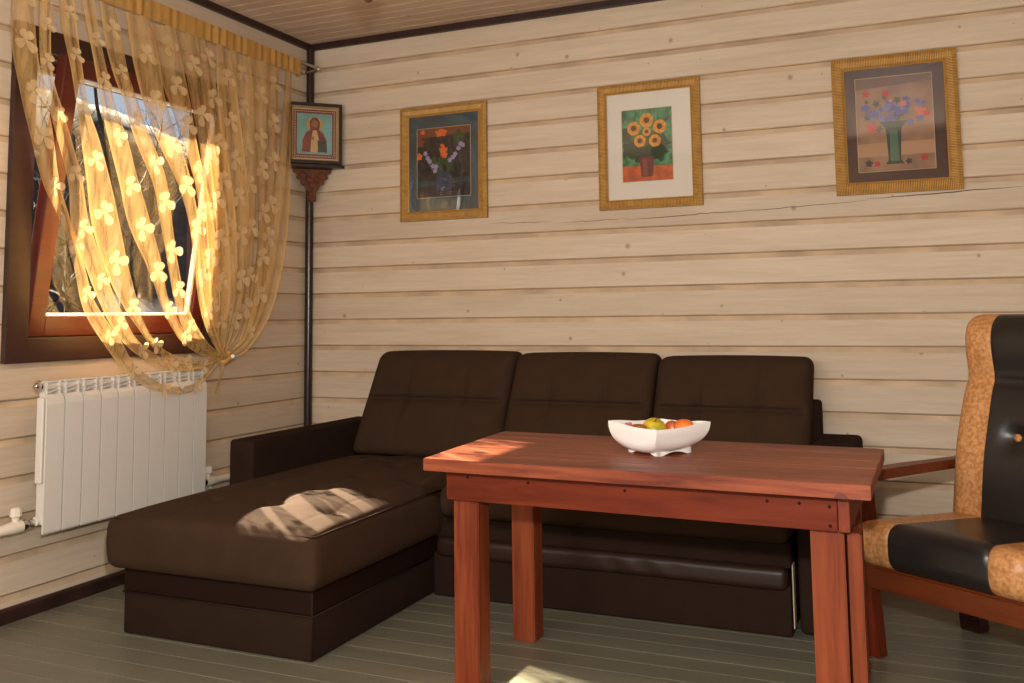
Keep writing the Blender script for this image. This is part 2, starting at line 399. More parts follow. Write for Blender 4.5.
# ------------------------------------------------------------------ window
w = bpy.data.objects.new('window_1', None); C.objects.link(w); w['kind'] = 'structure'; w.location = (0, -1.29, .95)
def wobj(name, bm, m, parent=w, **k):
    for v in bm.verts: v.co -= Vector(w.location)
    return obj(name, bm, m, parent, **k)
oy0, oy1, oz0, oz1 = -1.861, -.712, .916, 2.182; iy0, iy1, iz0, iz1 = -1.765, -.808, 1.006, 2.092
bm = BM()
box(bm, -.002, .022, oy0, iy0, oz0, oz1, .003); box(bm, -.002, .022, iy1, oy1, oz0, oz1, .003)
box(bm, -.002, .0215, iy0, iy1, oz0, iz0, .003); box(bm, -.002, .0215, iy0, iy1, iz1, oz1, .003)
wobj('casing', bm, M_casing)
bm = BM()
box(bm, -.085, .0, WY0, iy0+.006, WZ0, WZ1); box(bm, -.085, .0, iy1-.006, WY1, WZ0, WZ1)
box(bm, -.085, .0, WY0, WY1, WZ0, iz0+.001); box(bm, -.085, .0, WY0, WY1, iz1-.008, WZ1); box(bm, -.084, -.062, iy0, iy1, iz0, iz0+.05)  # last box is a stop added to block sun leaking under the sash
wobj('lining', bm, M_casing)
# bottom-hung sash tipped into the room
TILT = math.radians(8.6)
T = Matrix.Translation((-.004, 0, 1.0085)) @ Matrix.Rotation(TILT, 4, 'Y')
sy0, sy1, sh = -1.750, -.824, 1.064; sw = .072
def sbox(bm, x0, x1, y0, y1, z0, z1, bev=.004): box(bm, x0, x1, y0, y1, z0, z1, bev, M=T)
bm = BM()
sbox(bm, -.05, 0, sy0, sy0+sw, 0, sh); sbox(bm, -.05, 0, sy1-sw, sy1, 0, sh)
sbox(bm, -.05, 0, sy0+sw-.002, sy1-sw+.002, 0, sw+.004); sbox(bm, -.05, 0, sy0+sw-.002, sy1-sw+.002, sh-sw, sh)
sash = wobj('sash', bm, M_sash)
bm = BM()
q = .012
for a in ((sy0+sw, sy0+sw+q, sw, sh-sw), (sy1-sw-q, sy1-sw, sw, sh-sw), (sy0+sw, sy1-sw, sw, sw+q), (sy0+sw, sy1-sw, sh-sw-q, sh-sw)):
    sbox(bm, -.040, -.016, a[0], a[1], a[2], a[3], .001)
wobj('glazing_spacer', bm, plain('aluminium_spacer', (228, 224, 216), .4))
bm = BM()
sbox(bm, -.018, -.014, sy0+sw+.002, sy1-sw-.002, sw+.002, sh-sw-.002, 0)
wobj('glass_pane', bm, M_glass)
bm = BM()
box(bm, .004, .03, -1.757, -1.735, 2.03, 2.075, .004); tube(bm, [(.02, -1.745, 2.07), (.05, -1.742, 2.06), (.125, -1.735, 2.045)], .005, 8)
wobj('tilt_stay', bm, M_black_wood)
bm = BM()
box(bm, -.11, -.085, oy0, iy0, oz0, oz1); box(bm, -.11, -.085, iy1, oy1, oz0, oz1); box(bm, -.11, -.085, iy0, iy1, oz0, iz0); box(bm, -.12, -.085, iy0, iy1, iz1-.045, oz1)  # head strip shaped lower to keep the sun off the upper curtain
wobj('outer_casing', bm, M_casing)

# ------------------------------------------------------------------ radiator
rad = thing('radiator', 'white ten-section radiator on the left wall under the window', 'radiator', (.02, -1.335, .3))
def robj(name, bm, m, parent=rad, **k):
    if parent is rad:
        for v in bm.verts: v.co -= Vector(rad.location)
    return obj(name, bm, m, parent, **k)
ry0, rp = -1.765, .0846
for i in range(10):
    a = ry0+i*rp+.0036; b = a+rp-.0072; c = (a+b)/2
    bm = BM()
    # front plate: profile in (x,z), rolled bottom lip and curved shoulder
    prof = [(.116, .312), (.120, .305), (.124, .312), (.1245, .34), (.1245, .765), (.121, .785), (.112, .80), (.108, .80), (.1165, .782), (.118, .765), (.118, .34)]
    prism(bm, prof, a, b, 1)
    # side cheeks and top bridge of the section
    for s in (a+.008, b-.013):
        prism(bm, [(.076, .345), (.118, .335), (.118, .78), (.112, .80), (.112, .842), (.104, .85), (.076, .85)], s, s+.005, 1)
    box(bm, .076, .110, a, b, .843, .850, .002)
    box(bm, .078, .094, c-.008, c+.008, .36, .82, .003)
    # slanted louvres in the grille above the plate
    for j, zz in enumerate((.800, .815, .829)):
        v = box(bm, .080, .110, a+.003, b-.003, zz, zz+.0035)
        for vv in v: vv.co.z += (vv.co.y-c)*.16+(vv.co.x-.09)*-.25
    vs = [bm.verts.new(p) for p in ((.110, a+.006, .80), (.110, b-.006, .80), (.110, a+.006, .835))]
    robj('section', bm, M_white)
for zz, rr_ in ((.832, .014), (.352, .016)):
    bm = BM(); tube(bm, [(.088, ry0, zz), (.088, ry0+10*rp, zz)], rr_, 14); robj('manifold', bm, M_white, smooth=True, angle=40)
bm = BM(); lathe(bm, [(.019, 0), (.021, -.004), (.021, -.010), (.012, -.013), (.010, -.022), (.006, -.025)], (.090, ry0, .832), 18, axis='y')
robj('bleed_plug', bm, M_chrome, smooth=True, angle=40)
bm = BM()
box(bm, .080, .112, ry0-.001, ry0+.004, .485, .79, .005)
robj('side_plate', bm, M_white)
def valve(y, s):
    bm = BM()
    lathe(bm, [(.017, 0), (.017, .018*s), (.013, .02*s), (.013, .03*s), (.021, .032*s), (.021, .05*s), (.014, .052*s)], (.075, y, .345), 16, axis='y')
    v = robj('valve', bm, M_chrome, smooth=True, angle=40)
    bm = BM()
    tube(bm, [(.075, y+.048*s, .345), (.075, y+.08*s, .344), (.072, y+.12*s, .342), (.06, y+.17*s, .339), (.055, y+.26*s, .336), (.05, y+.5*s, .333), (.05, y+(.62 if s > 0 else .9)*s, .33)], [.022, .022, .018, .016, .016, .016, .016], 14)
    robj('pipe', bm, M_pipe, smooth=True, angle=50)
    bm = BM()
    lathe(bm, [(.012, 0), (.013, .016), (.017, .02)], (.075, y+.07*s, .362), 14)
    lathe(bm, [(.020, .02), (.021, .024), (.018, .048), (.010, .052)], (.075, y+.07*s, .362), 8)
    robj('valve_knob', bm, M_pipe)
valve(ry0, -1); valve(ry0+10*rp, 1)
for yc in (-.795, -1.985):
    bm = BM(); box(bm, .001, .05, yc-.007, yc+.007, .30, .36, .004); robj('pipe_clip', bm, M_pipe)

# ------------------------------------------------------------------ curtain rod and curtain
rod = thing('curtain_rod', 'double silver curtain rod with short end bracket, across the top of the left wall', 'curtain rod', (0, -1.2, 2.4))
def lobj(name, bm, m, parent, **k):
    root = parent
    off = Vector(root.location)
    while root.parent: root = root.parent; off = Vector(root.location)
    for v in bm.verts: v.co -= off
    return obj(name, bm, m, parent, **k)
for x, z in ((.12, 2.403), (.055, 2.383)):
    bm = BM(); tube(bm, [(x, -.10 if x > .1 else -.14, z), (x, -2.6, z-.004)], .007, 12); lobj('rod', bm, M_brass, rod, smooth=True, angle=50)
    bm = BM(); lathe(bm, [(.007, 0), (.012, .003), (.012, .012), (.009, .018), (.003, .021)], (x, -.105 if x > .1 else -.145, z), 14, axis='y'); lobj('finial', bm, M_brass, rod, smooth=True, angle=50)
for yb in (-.112, -2.45):
    bm = BM(); tube(bm, [(.0, yb, 2.383), (.06, yb, 2.383), (.128, yb, 2.392)], .006, 10); lathe(bm, [(.018, 0), (.018, .006), (.006, .008)], (0, yb, 2.383), 14, axis='x')
    lobj('bracket', bm, M_brass, rod, smooth=True, angle=50)

cur = thing('curtain', 'gold sheer ribbon curtain with cream butterflies, gathered and tied right of the window', 'curtain', (.12, -1.2, 2.33))
RIB = {
  'A':[[0.12,-1.919,2.322,0.104],[0.177,-1.951,2.059,0.106],[0.185,-1.917,1.885,0.099],[0.185,-1.874,1.748,0.101],[0.185,-1.825,1.574,0.086],[0.185,-1.753,1.428,0.054],[0.185,-1.689,1.269,0.055],[0.176,-1.639,1.144,0.056],[0.169,-1.583,1.069,0.057],[0.161,-1.488,0.971,0.06],[0.155,-1.413,0.89,0.052],[0.155,-1.305,0.817,0.047],[0.155,-1.17,0.774,0.034],[0.155,-1.033,0.777,0.039],[0.144,-0.921,0.838,0.03],[0.13,-0.834,0.896,0.021]],
  'B':[[0.12,-1.829,2.322,0.056],[0.172,-1.868,2.082,0.049],[0.185,-1.86,1.934,0.051],[0.185,-1.807,1.797,0.07],[0.185,-1.728,1.586,0.081],[0.185,-1.699,1.432,0.087],[0.185,-1.628,1.272,0.07],[0.176,-1.553,1.145,0.063],[0.169,-1.495,1.068,0.065],[0.162,-1.413,0.981,0.056],[0.156,-1.299,0.917,0.047],[0.155,-1.155,0.873,0.039],[0.154,-1.003,0.865,0.034],[0.13,-0.834,0.896,0.021]],
  'C':[[0.12,-1.735,2.323,0.069],[0.151,-1.733,2.159,0.074],[0.184,-1.725,2.003,0.065],[0.185,-1.692,1.857,0.065],[0.185,-1.655,1.748,0.085],[0.185,-1.612,1.601,0.1],[0.185,-1.572,1.443,0.117],[0.185,-1.512,1.277,0.11],[0.176,-1.433,1.146,0.094],[0.169,-1.376,1.067,0.069],[0.162,-1.29,0.977,0.047],[0.156,-1.186,0.912,0.039],[0.155,-1.035,0.875,0.03],[0.13,-0.834,0.896,0.021]],
  'D':[[0.12,-1.641,2.323,0.067],[0.154,-1.627,2.148,0.067],[0.184,-1.616,2.009,0.064],[0.185,-1.578,1.879,0.069],[0.185,-1.523,1.751,0.086],[0.185,-1.473,1.619,0.092],[0.185,-1.41,1.457,0.122],[0.185,-1.318,1.285,0.11],[0.176,-1.255,1.148,0.09],[0.169,-1.193,1.065,0.076],[0.162,-1.113,0.984,0.047],[0.155,-0.993,0.925,0.034],[0.13,-0.834,0.896,0.021]],
  'E':[[0.12,-1.532,2.324,0.102],[0.152,-1.521,2.156,0.098],[0.181,-1.509,2.034,0.074],[0.185,-1.463,1.942,0.067],[0.185,-1.4,1.811,0.085],[0.185,-1.296,1.641,0.101],[0.185,-1.251,1.471,0.114],[0.185,-1.205,1.29,0.104],[0.176,-1.151,1.149,0.083],[0.167,-1.084,1.043,0.073],[0.154,-0.967,0.954,0.034],[0.13,-0.834,0.896,0.021]],
  'F':[[0.12,-1.384,2.325,0.131],[0.159,-1.368,2.132,0.141],[0.185,-1.345,1.967,0.121],[0.185,-1.261,1.814,0.125],[0.185,-1.163,1.658,0.119],[0.185,-1.098,1.484,0.11],[0.185,-1.056,1.296,0.099],[0.176,-1.011,1.15,0.081],[0.162,-0.952,1.019,0.043],[0.13,-0.834,0.896,0.021]],
  'G':[[0.12,-1.231,2.325,0.141],[0.161,-1.215,2.126,0.152],[0.185,-1.172,1.959,0.143],[0.185,-1.106,1.796,0.123],[0.185,-1.04,1.629,0.113],[0.185,-1.003,1.457,0.115],[0.185,-0.993,1.299,0.115],[0.177,-0.96,1.151,0.09],[0.155,-0.906,1.018,0.043],[0.13,-0.834,0.896,0.021]],
  'H':[[0.12,-1.092,2.326,0.137],[0.152,-1.085,2.158,0.148],[0.185,-1.074,1.978,0.138],[0.185,-1.019,1.81,0.128],[0.185,-0.968,1.593,0.13],[0.185,-0.937,1.372,0.118],[0.18,-0.92,1.195,0.105],[0.158,-0.89,1.04,0.076],[0.13,-0.834,0.896,0.021]],
  'I':[[0.12,-0.971,2.327,0.144],[0.157,-0.976,2.137,0.154],[0.185,-0.963,1.909,0.144],[0.185,-0.918,1.689,0.146],[0.185,-0.879,1.466,0.134],[0.184,-0.866,1.241,0.121],[0.159,-0.845,1.062,0.087],[0.13,-0.834,0.896,0.021]],
  'J':[[0.12,-0.857,2.327,0.152],[0.164,-0.877,2.112,0.16],[0.185,-0.862,1.88,0.151],[0.185,-0.822,1.655,0.152],[0.185,-0.796,1.427,0.139],[0.181,-0.792,1.198,0.125],[0.149,-0.799,1.03,0.084],[0.13,-0.834,0.896,0.021]],
  'K':[[0.12,-0.73,2.328,0.16],[0.157,-0.756,2.139,0.17],[0.185,-0.764,1.897,0.156],[0.185,-0.73,1.665,0.158],[0.185,-0.718,1.432,0.144],[0.179,-0.726,1.176,0.128],[0.145,-0.745,1.006,0.052],[0.13,-0.834,0.896,0.021]],
  'L':[[0.12,-0.603,2.328,0.167],[0.164,-0.647,2.113,0.177],[0.185,-0.661,1.865,0.164],[0.185,-0.642,1.628,0.163],[0.185,-0.644,1.389,0.148],[0.177,-0.659,1.154,0.132],[0.144,-0.701,0.978,0.052],[0.13,-0.834,0.896,0.021]],
  'M':[[0.12,-0.478,2.329,0.16],[0.171,-0.541,2.084,0.183],[0.185,-0.554,1.833,0.17],[0.185,-0.573,1.587,0.169],[0.185,-0.606,1.344,0.166],[0.175,-0.656,1.13,0.146],[0.142,-0.705,0.964,0.052],[0.127,-0.77,0.916,0.034],[0.13,-0.834,0.896,0.021]],
  'N':[[0.12,-0.356,2.33,0.151],[0.178,-0.446,2.051,0.17],[0.185,-0.475,1.795,0.159],[0.185,-0.51,1.544,0.172],[0.185,-0.56,1.298,0.153],[0.172,-0.615,1.098,0.134],[0.145,-0.673,0.954,0.052],[0.131,-0.739,0.905,0.034],[0.13,-0.834,0.896,0.021]],
}
def catmull(P, m):
    out = []
    for i in range(len(P)-1):
        p0 = P[max(i-1, 0)]; p1 = P[i]; p2 = P[i+1]; p3 = P[min(i+2, len(P)-1)]
        for s in range(m):
            t = s/m
            out.append([.5*((2*b)+(-a+c)*t+(2*a-5*b+4*c-d)*t*t+(-a+3*b-3*c+d)*t**3) for a, b, c, d in zip(p0, p1, p2, p3)])
    out.append(list(P[-1])); return out
def flower(bm, c, t, n, s, rot):
    """butterfly: two big upper wings, two smaller lower ones, slightly raised"""
    a = n.cross(t).normalized(); t = t.normalized()
    e1 = a*math.cos(rot)+t*math.sin(rot); e2 = t*math.cos(rot)-a*math.sin(rot)
    uvl = bm.loops.layers.uv.verify()
    for ang, L, W in ((42, 1.05, .52), (138, 1.05, .52), (-55, .74, .44), (-125, .74, .44)):
        d = e1*math.cos(math.radians(ang))+e2*math.sin(math.radians(ang)); p = n.cross(d)
        cv = bm.verts.new(c+n*.004); ring = []
        for k in range(12):
            th = 2*PI*k/12
            q = c+d*(s*.5*L*(1.02+math.cos(th)*.98)*.5)*1.0+p*(s*.5*W*math.sin(th)*(.62+.38*math.cos(th))) + n*(.004+.006*(1+math.cos(th))*.5)
            ring.append(bm.verts.new(q))
        cc = bm.verts.new(c+d*s*.28*L+n*.006)
        for k in range(12): 
            f = bm.faces.new((cc, ring[k], ring[(k+1) % 12]))
        bm.verts.remove(cv)
    for f in bm.faces:
        for l in f.loops: l[uvl].uv = (.5, .5)
rr = random.Random(3)
nflow = 0
for key, P in RIB.items():
    S = catmull(P, 8); bm = BM(); uvl = bm.loops.layers.uv.verify(); m = 8; rows = []
    idx = ord(key)-65; lay = (idx % 2)*.010-.004
    tot = len(S)
    frames = []
    for i, (x, y, z, wd) in enumerate(S):
        a = S[max(i-1, 0)]; b = S[min(i+1, tot-1)]
        t = Vector((b[0]-a[0], b[1]-a[1], b[2]-a[2])).normalized()
        tw = .25*math.sin(i*.11+idx*1.3)
        side = t.cross(Vector((1, 0, 0)));
        side.normalize()
        if side.y < 0: side = -side
        nrm = side.cross(t).normalized()
        if nrm.x < 0: nrm = -nrm
        side2 = side*math.cos(tw)+nrm*math.sin(tw)
        frames.append((Vector((x+lay, y, z)), t, nrm, wd))
        row = []
        gather = sstep(.0, .35, abs(z-.9)+abs(y+.82)*.6)
        for j in range(m+1):
            u = j/m-.5
            fold = .006*math.sin(u*9+idx+i*.05)*min(1, .4+wd*8)
            row.append((bm.verts.new(Vector((x+lay, y, z))+side2*(u*wd*(.93 if idx < 8 else .74))+nrm*fold), j/m, i/8))
        rows.append(row)
    for i in range(tot-1):
        for j in range(m):
            q4 = (rows[i][j], rows[i][j+1], rows[i+1][j+1], rows[i+1][j])
            f = bm.faces.new([v[0] for v in q4])
            for l, v in zip(f.loops, q4): l[uvl].uv = (v[1], v[2])
    rb = lobj('ribbon', bm, M_sheer, cur, smooth=True)
    # butterflies every ~17 cm
    dist = .06+.085*(idx % 2)+rr.uniform(0, .03); acc = 0
    for i in range(1, tot):
        acc += (frames[i][0]-frames[i-1][0]).length
        if acc > dist and i < tot-7:
            c, t, n, wd = frames[i]
            if c.z < 2.27 and nflow < 100:
                bm = BM(); flower(bm, c+n*.004, t, n, min(.112, max(.075, wd*1.0)), rr.uniform(-.6, .6)); nflow += 1
                lobj('butterfly', bm, M_flower, cur, recalc=False)
            dist += .185+rr.uniform(-.02, .03)
bm = BM(); uvl = bm.loops.layers.uv.verify(); prev = None; n = 420
for i in range(n+1):
    y = -.262-(2.42-.262)*i/n
    rf = .4+.6*abs(math.sin(i*.031+1))
    bunch = sum(math.exp(-((i-c_)/7)**2) for c_ in (18, 41, 63, 92, 118, 131, 176, 214, 262, 301, 360))
    dx = (.0014+.0060*bunch)*math.sin(i*.62)*rf+.002*math.sin(i*.17+1)
    row = [bm.verts.new((.12+s*(.009)*0+dx*k+.010, y, z)) for k, z, s in ((.7, 2.326, 0), (1, 2.345, 0), (.8, 2.37, 0), (1, 2.39, 0), (.7, 2.408, 0))]
    if prev:
        for j in range(4):
            f = bm.faces.new((prev[j], row[j], row[j+1], prev[j+1]))
            for l in f.loops: l[uvl].uv = (.5, .5)
    prev = row
lobj('heading', bm, M_heading, cur, smooth=True)
bm = BM(); uvl = bm.loops.layers.uv.verify()
tube(bm, [(.15, -.80, .905), (.157, -.815, .888), (.15, -.838, .872), (.125, -.852, .878), (.105, -.842, .898), (.112, -.82, .915), (.135, -.802, .918), (.15, -.80, .905)], .011, 10)
tube(bm, [(0.0, -.792, .905), (.05, -.80, .903), (.11, -.815, .9)], .004, 8)
for f in bm.faces:
    for l in f.loops: l[uvl].uv = (.5, .5)
tb = lobj('tieback', bm, M_heading, cur, smooth=True)
bm = BM(); bmesh.ops.create_uvsphere(bm, u_segments=14, v_segments=10, radius=.010)
for v in bm.verts: v.co += Vector((.168, -.806, .898))
lobj('bead', bm, plain('pearl_bead', (246, 240, 226), .15), cur, smooth=True)
bm = BM(); uvl = bm.loops.layers.uv.verify(); prev = None
for i in range(13):
    t = i/12; row = [bm.verts.new((.142+.008*math.sin(t*5+s*30), -.846-.022*t+s, .885-.15*t)) for s in (-.010-.006*t, 0, .010+.006*t)]
    if prev:
        for j in range(2):
            f = bm.faces.new((prev[j], row[j], row[j+1], prev[j+1]))
            for l in f.loops: l[uvl].uv = (.5, .5)
    prev = row
lobj('tie_tail', bm, M_sheer, cur, smooth=True)
# ------------------------------------------------------------------ corner sofa
sofa = thing('corner_sofa', 'dark brown corner sofa with chaise, three back cushions and low arms against the back wall', 'sofa', (1.5, -.9, 0))
def so(name, bm, m, parent=None, smooth=True, **k): return lobj(name, bm, m, parent or sofa, smooth=smooth, **k)
bm = rbox((.478, -1.726, .001), (1.254, -.12, .140), .008, (4, 6, 2)); so('chaise_base', bm, M_fabric_dk)
bm = rbox((.476, -1.728, .139), (1.256, -.12, .232), .010, (4, 6, 2)); cb = so('chaise_band', bm, M_leather)
bm = BM(); tube(bm, [(.477, -1.0, .139), (.476, -1.729, .139), (1.257, -1.729, .139), (1.257, -.96, .139)], .0026, 6); so('piping', bm, M_piping, cb)
bm = BM(); tube(bm, [(1.253, -1.725, .008), (1.253, -1.725, .14), (1.255, -1.727, .228)], .0030, 6); so('corner_piping', bm, M_piping)
TU = [(x, y) for x in (.71, .95, 1.19) for y in (-.38, -.66, -.945, -1.232, -1.52)]
def chf(x, y, z):
    cx, cy, hx, hy = .885, -1.02, .43, .78
    if z > .37:
        e = max(0, 1-((x-cx)/hx)**4)*max(0, 1-((y-cy)/hy)**6)
        z += .040*e
        for tx, ty in TU:
            d2 = (x-tx)**2+(y-ty)**2
            z -= (.010*math.exp(-d2/.0006)+.015*math.exp(-d2/.0032))*(e > 0)
            z -= .0022*math.exp(-((x-tx)/.008)**2)*e*.3
    if .25 < z < .39:
        z0 = (z-.32)/.09; k = max(0, 1-z0*z0)*.008
        if x > 1.29: x += k
        if y < -1.77: y -= k
        if x < .47: x -= k
    return x, y, z
bm = rbox((.456, -1.790, .228), (1.302, -.30, .400), .030, (90, 150, 6), chf, m=5); cc = so('chaise_cushion', bm, M_fabric)
bm = BM(); tube(bm, [(.470, -1.0, .398), (.474, -1.772, .393), (.48, -1.778, .393), (1.285, -1.778, .393), (1.297, -1.77, .394), (1.298, -1.0, .400), (1.296, -.5, .400)], .0035, 6); so('piping', bm, M_fabric_dk, cc)
for tx, ty in TU:  # dark discs added to stand for the shade in the tuft dimples
    z_ = chf(tx, ty, .400)[2]
    bm = BM(); bmesh.ops.create_uvsphere(bm, u_segments=14, v_segments=8, radius=.015, matrix=Matrix.Translation((tx, ty, z_+.002)) @ Matrix.Diagonal((1, 1, .45, 1)))
    so('tuft_shade', bm, M_fabric_dk, cc)
# main body
bm = rbox((1.266, -.950, .001), (2.600, -.10, .165), .010, (8, 4, 2)); so('front_panel', bm, M_fabric_dk)
bm = rbox((1.266, -.950, .218), (2.604, -.10, .305), .014, (8, 4, 2)); so('upper_panel', bm, M_fabric_dk)
def roll(x, y, z):
    if y < -.95: k = sstep(1.9, 2.0, x)*sstep(2.35, 2.15, x); y += .0025*math.sin(x*55+z*60)*k; z += .002*math.sin(x*7)
    return x, y, z
bm = rbox((1.285, -.974, .152), (2.592, -.90, .228), .024, (50, 2, 2), roll); so('leather_roll', bm, plain('brown_leather_roll', (44, 28, 20), .4, spec=.3, bump=.25, bscale=60))
bm = BM(); box(bm, 2.6045, 2.6085, -.948, -.90, .03, .235, .001); so('edge_strip', bm, plain('pale_edge_strip', (176, 158, 130), .5), smooth=False)
def seatf(x, y, z):
    if z > .40:
        z += .022*max(0, 1-((x-1.94)/.68)**4)*max(0, 1-((y+.66)/.36)**4)
    return x, y, z
bm = rbox((1.316, -1.015, .308), (2.612, -.30, .425), .04, (30, 18, 4), seatf, m=5); so('seat_cushion', bm, M_fabric)
bm = BM(); box(bm, .47, 2.635, -.12, -.025, .02, .70, .015); so('back_frame', bm, M_fabric_dk, angle=40)
# arms
bm = rbox((.345, -1.035, .008), (.468, -.05, .562), .014, (3, 10, 6)); so('armrest', bm, M_fabric_dk)
bm = rbox((2.620, -.930, .008), (2.790, -.05, .562), .022, (3, 10, 6)); ar = so('armrest', bm, M_fabric_dk)
# back cushions, leaning, stitched across the middle with two gathers
def backc(x0, x1, ztop, lean_l=0, sh=.022):
    h = ztop-.42; w_ = x1-x0
    def f(x, y, z):
        u = (x-x0)/w_; v = z/h
        front = sstep(.05, -.02, y)
        bul = (1-(2*u-1)**4)*(1-(2*v-1)**4)
        if y < .06:
            y -= .030*bul*(1-y/.06)
            cz = abs(z-h*.54)
            y += (.020*math.exp(-(cz/.009)**2)+.018*math.exp(-(cz/.04)**2))*sstep(0, .08, u)*sstep(1, .92, u)
            for g in (.30, .70):
                y += .015*math.exp(-((u-g)/.035)**2)*math.exp(-(cz/.10)**2)+.006*math.exp(-((u-g)/.015)**2)*math.exp(-(cz/.18)**2)
        z2 = z+.006*(1-(2*u-1)**2)*v
        yy = -.375+.200*v+y
        xx = x+lean_l*(1-u)*v-sh*(1-v)
        return xx, yy, .42+z2
    bm = rbox((x0, 0, 0), (x1, .155, h), .042, (56, 4, 56), f, m=5)
    return so('back_cushion', bm, M_fabric)
backc(.522, 1.288, .895, .030); backc(1.292, 1.962, .889); backc(1.967, 2.614, .878, 0, .012)

# ------------------------------------------------------------------ table
tab = thing('coffee_table', 'red-brown stained plank table with square legs standing before the sofa', 'table', (2.3, -1.52, 0))
def to(name, bm, m, parent=None, **k): return lobj(name, bm, m, parent or tab, **k)
FL, FR, BR, BL = Vector((1.727, -1.870)), Vector((2.914, -1.906)), Vector((2.920, -1.262)), Vector((1.690, -1.222))
nb = 5
for i in range(nb):
    t0, t1 = i/nb+.0005, (i+1)/nb-.0005
    a, b = FL.lerp(BL, t0), FR.lerp(BR, t0); c, d = FR.lerp(BR, t1), FL.lerp(BL, t1)
    j = (0, .001, -.001, .0015, 0)[i]
    bm = BM(); prism(bm, [(a.x-j, a.y), (b.x+j*.6, b.y), (c.x+j*.6, c.y), (d.x-j, d.y)], .634, .668, 2)
    if i == 0:   # worn notch in the front arris
        pass
    bmesh.ops.bevel(bm, geom=list(bm.edges), offset=.0018, segments=2, affect='EDGES')
    to('top_board', bm, M_table)
bm = BM()
for cx, r in ((2.423, .006), (2.848, .010)):
    y = FL.y+(cx-FL.x)/(FR.x-FL.x)*(FR.y-FL.y)-.0012
    pts = [(cx+r*1.5*math.cos(a), .636+r*math.sin(a)) for a in [PI*k/10 for k in range(11)]]
    prism(bm, pts, y-.0004, y+.002, 1)
to('edge_knot', bm, plain('dark_knot', (88, 30, 18), .6))
def leg(q, z1=.634, m=None, name='leg'):
    bm = BM(); prism(bm, q, 0, z1, 2); bmesh.ops.bevel(bm, geom=list(bm.edges), offset=.003, segments=2, affect='EDGES'); return to(name, bm, m or M_table_v)
leg([(1.770, -1.766), (1.849, -1.766), (1.849, -1.690), (1.770, -1.690)])
leg([(1.751, -1.303), (1.829, -1.303), (1.829, -1.222), (1.751, -1.222)])
leg([(2.764, -1.802), (2.843, -1.802), (2.843, -1.724), (2.764, -1.724)])
leg([(2.770, -1.330), (2.850, -1.330), (2.850, -1.250), (2.770, -1.250)])
leg([(2.8495, -1.795), (2.8815, -1.795), (2.8815, -1.72), (2.8495, -1.72)], .534, name='leg_batten')
def rail(q, z0, z1, m):
    bm = BM(); prism(bm, q, z0, z1, 2); bmesh.ops.bevel(bm, geom=list(bm.edges), offset=.002, segments=2, affect='EDGES'); return to('apron', bm, m)
ap = rail([(1.763, -1.792), (2.832, -1.834), (2.832, -1.804), (1.763, -1.764)], .543, .632, M_apron)
rail([(2.834, -1.834), (2.860, -1.835), (2.868, -1.245), (2.852, -1.245)], .543, .632, M_table_y)
rail([(1.745, -1.76), (1.764, -1.76), (1.749, -1.225), (1.728, -1.225)], .543, .632, M_table_y)
rail([(1.75, -1.221), (2.85, -1.249), (2.85, -1.222), (1.75, -1.195)], .543, .632, M_table)
bm = BM()
for x, z in ((1.83, .61), (2.668, .604), (2.745, .604), (2.815, .601), (2.815, .556), (2.02, .606), (2.30, .604)):
    y = -1.792-(x-1.763)/1.069*.042
    lathe(bm, [(.0042, -.0008), (.0042, .001)], (x, y-.0003, z), 10, axis='y')
to('screw_heads', bm, plain('sunk_screws', (50, 20, 12), .9, spec=.05))

# ------------------------------------------------------------------ bowl and fruit
bowl = thing('fruit_bowl', 'square white ceramic bowl with flared corners on the red-brown table', 'bowl', (2.325, -1.540, .6682), math.radians(12))
def plan(th, s, p):
    c, si = math.cos(th), math.sin(th)
    r = (abs(c)**p+abs(si)**p)**(-1/p)
    return r*c*s, r*si*s
def bowl_shell(bm):
    n, m = 96, 18; out = []; inn = []
    for i in range(m+1):
        t = i/m
        for lst, off in ((out, 0), (inn, .0045)):
            row = []
            for k in range(n):
                th = 2*PI*k/n
                p = 1.45-.43*sstep(0, .8, t)          # round foot becomes a diamond rim
                s = .034+(.147-.034)*math.sin(t*PI/2)**.85-off*(.6+.4*t)
                x, y = plan(th, s, p)
                if abs(math.sin(th)) > .7: pass
                crn = abs(math.cos(th))**6
                z = .004+.076*t**1.5+.009*crn*t**3
                k_ = (1-t)**1.5; row.append(bm.verts.new((x-.020*k_, y*1.02-.016*k_, z+off*(1-t)*1.0)))
            lst.append(row)
    for i in range(m):
        for k in range(n):
            bm.faces.new((out[i][k], out[i][(k+1) % n], out[i+1][(k+1) % n], out[i+1][k]))
            bm.faces.new((inn[i+1][k], inn[i+1][(k+1) % n], inn[i][(k+1) % n], inn[i][k]))
    for k in range(n): bm.faces.new((out[m][k], out[m][(k+1) % n], inn[m][(k+1) % n], inn[m][k]))
    bm.faces.new(out[0][::-1]); bm.faces.new(inn[0])
bm = BM(); bowl_shell(bm); obj('bowl_shell', bm, M_ceramic, bowl, smooth=True, angle=38)
bm = BM()
hd = .090
cor = [(hd, 0), (0, hd), (-hd, 0), (0, -hd)]
for i in range(4):
    a = Vector(cor[i]); b = Vector(cor[(i+1) % 4]); n = 16; d = (b-a).normalized(); nn = Vector((d.y, -d.x))
    prev = None
    for k in range(n+1):
        t = k/n; p = a.lerp(b, t); zb = .009*max(0, 1-((t-.5)/.36)**2); zt = .030-.004*math.sin(PI*t)
        q_ = p-nn*.008
        row = [bm.verts.new((p.x, p.y, zb)), bm.verts.new((p.x, p.y, zt)), bm.verts.new((q_.x, q_.y, zt)), bm.verts.new((q_.x, q_.y, zb))]
        if prev:
            for j in range(4): bm.faces.new((prev[j], row[j], row[(j+1) % 4], prev[(j+1) % 4]))
        else: bm.faces.new(row)
        prev = row
    bm.faces.new(prev[::-1])
obj('pedestal', bm, M_ceramic, bowl)
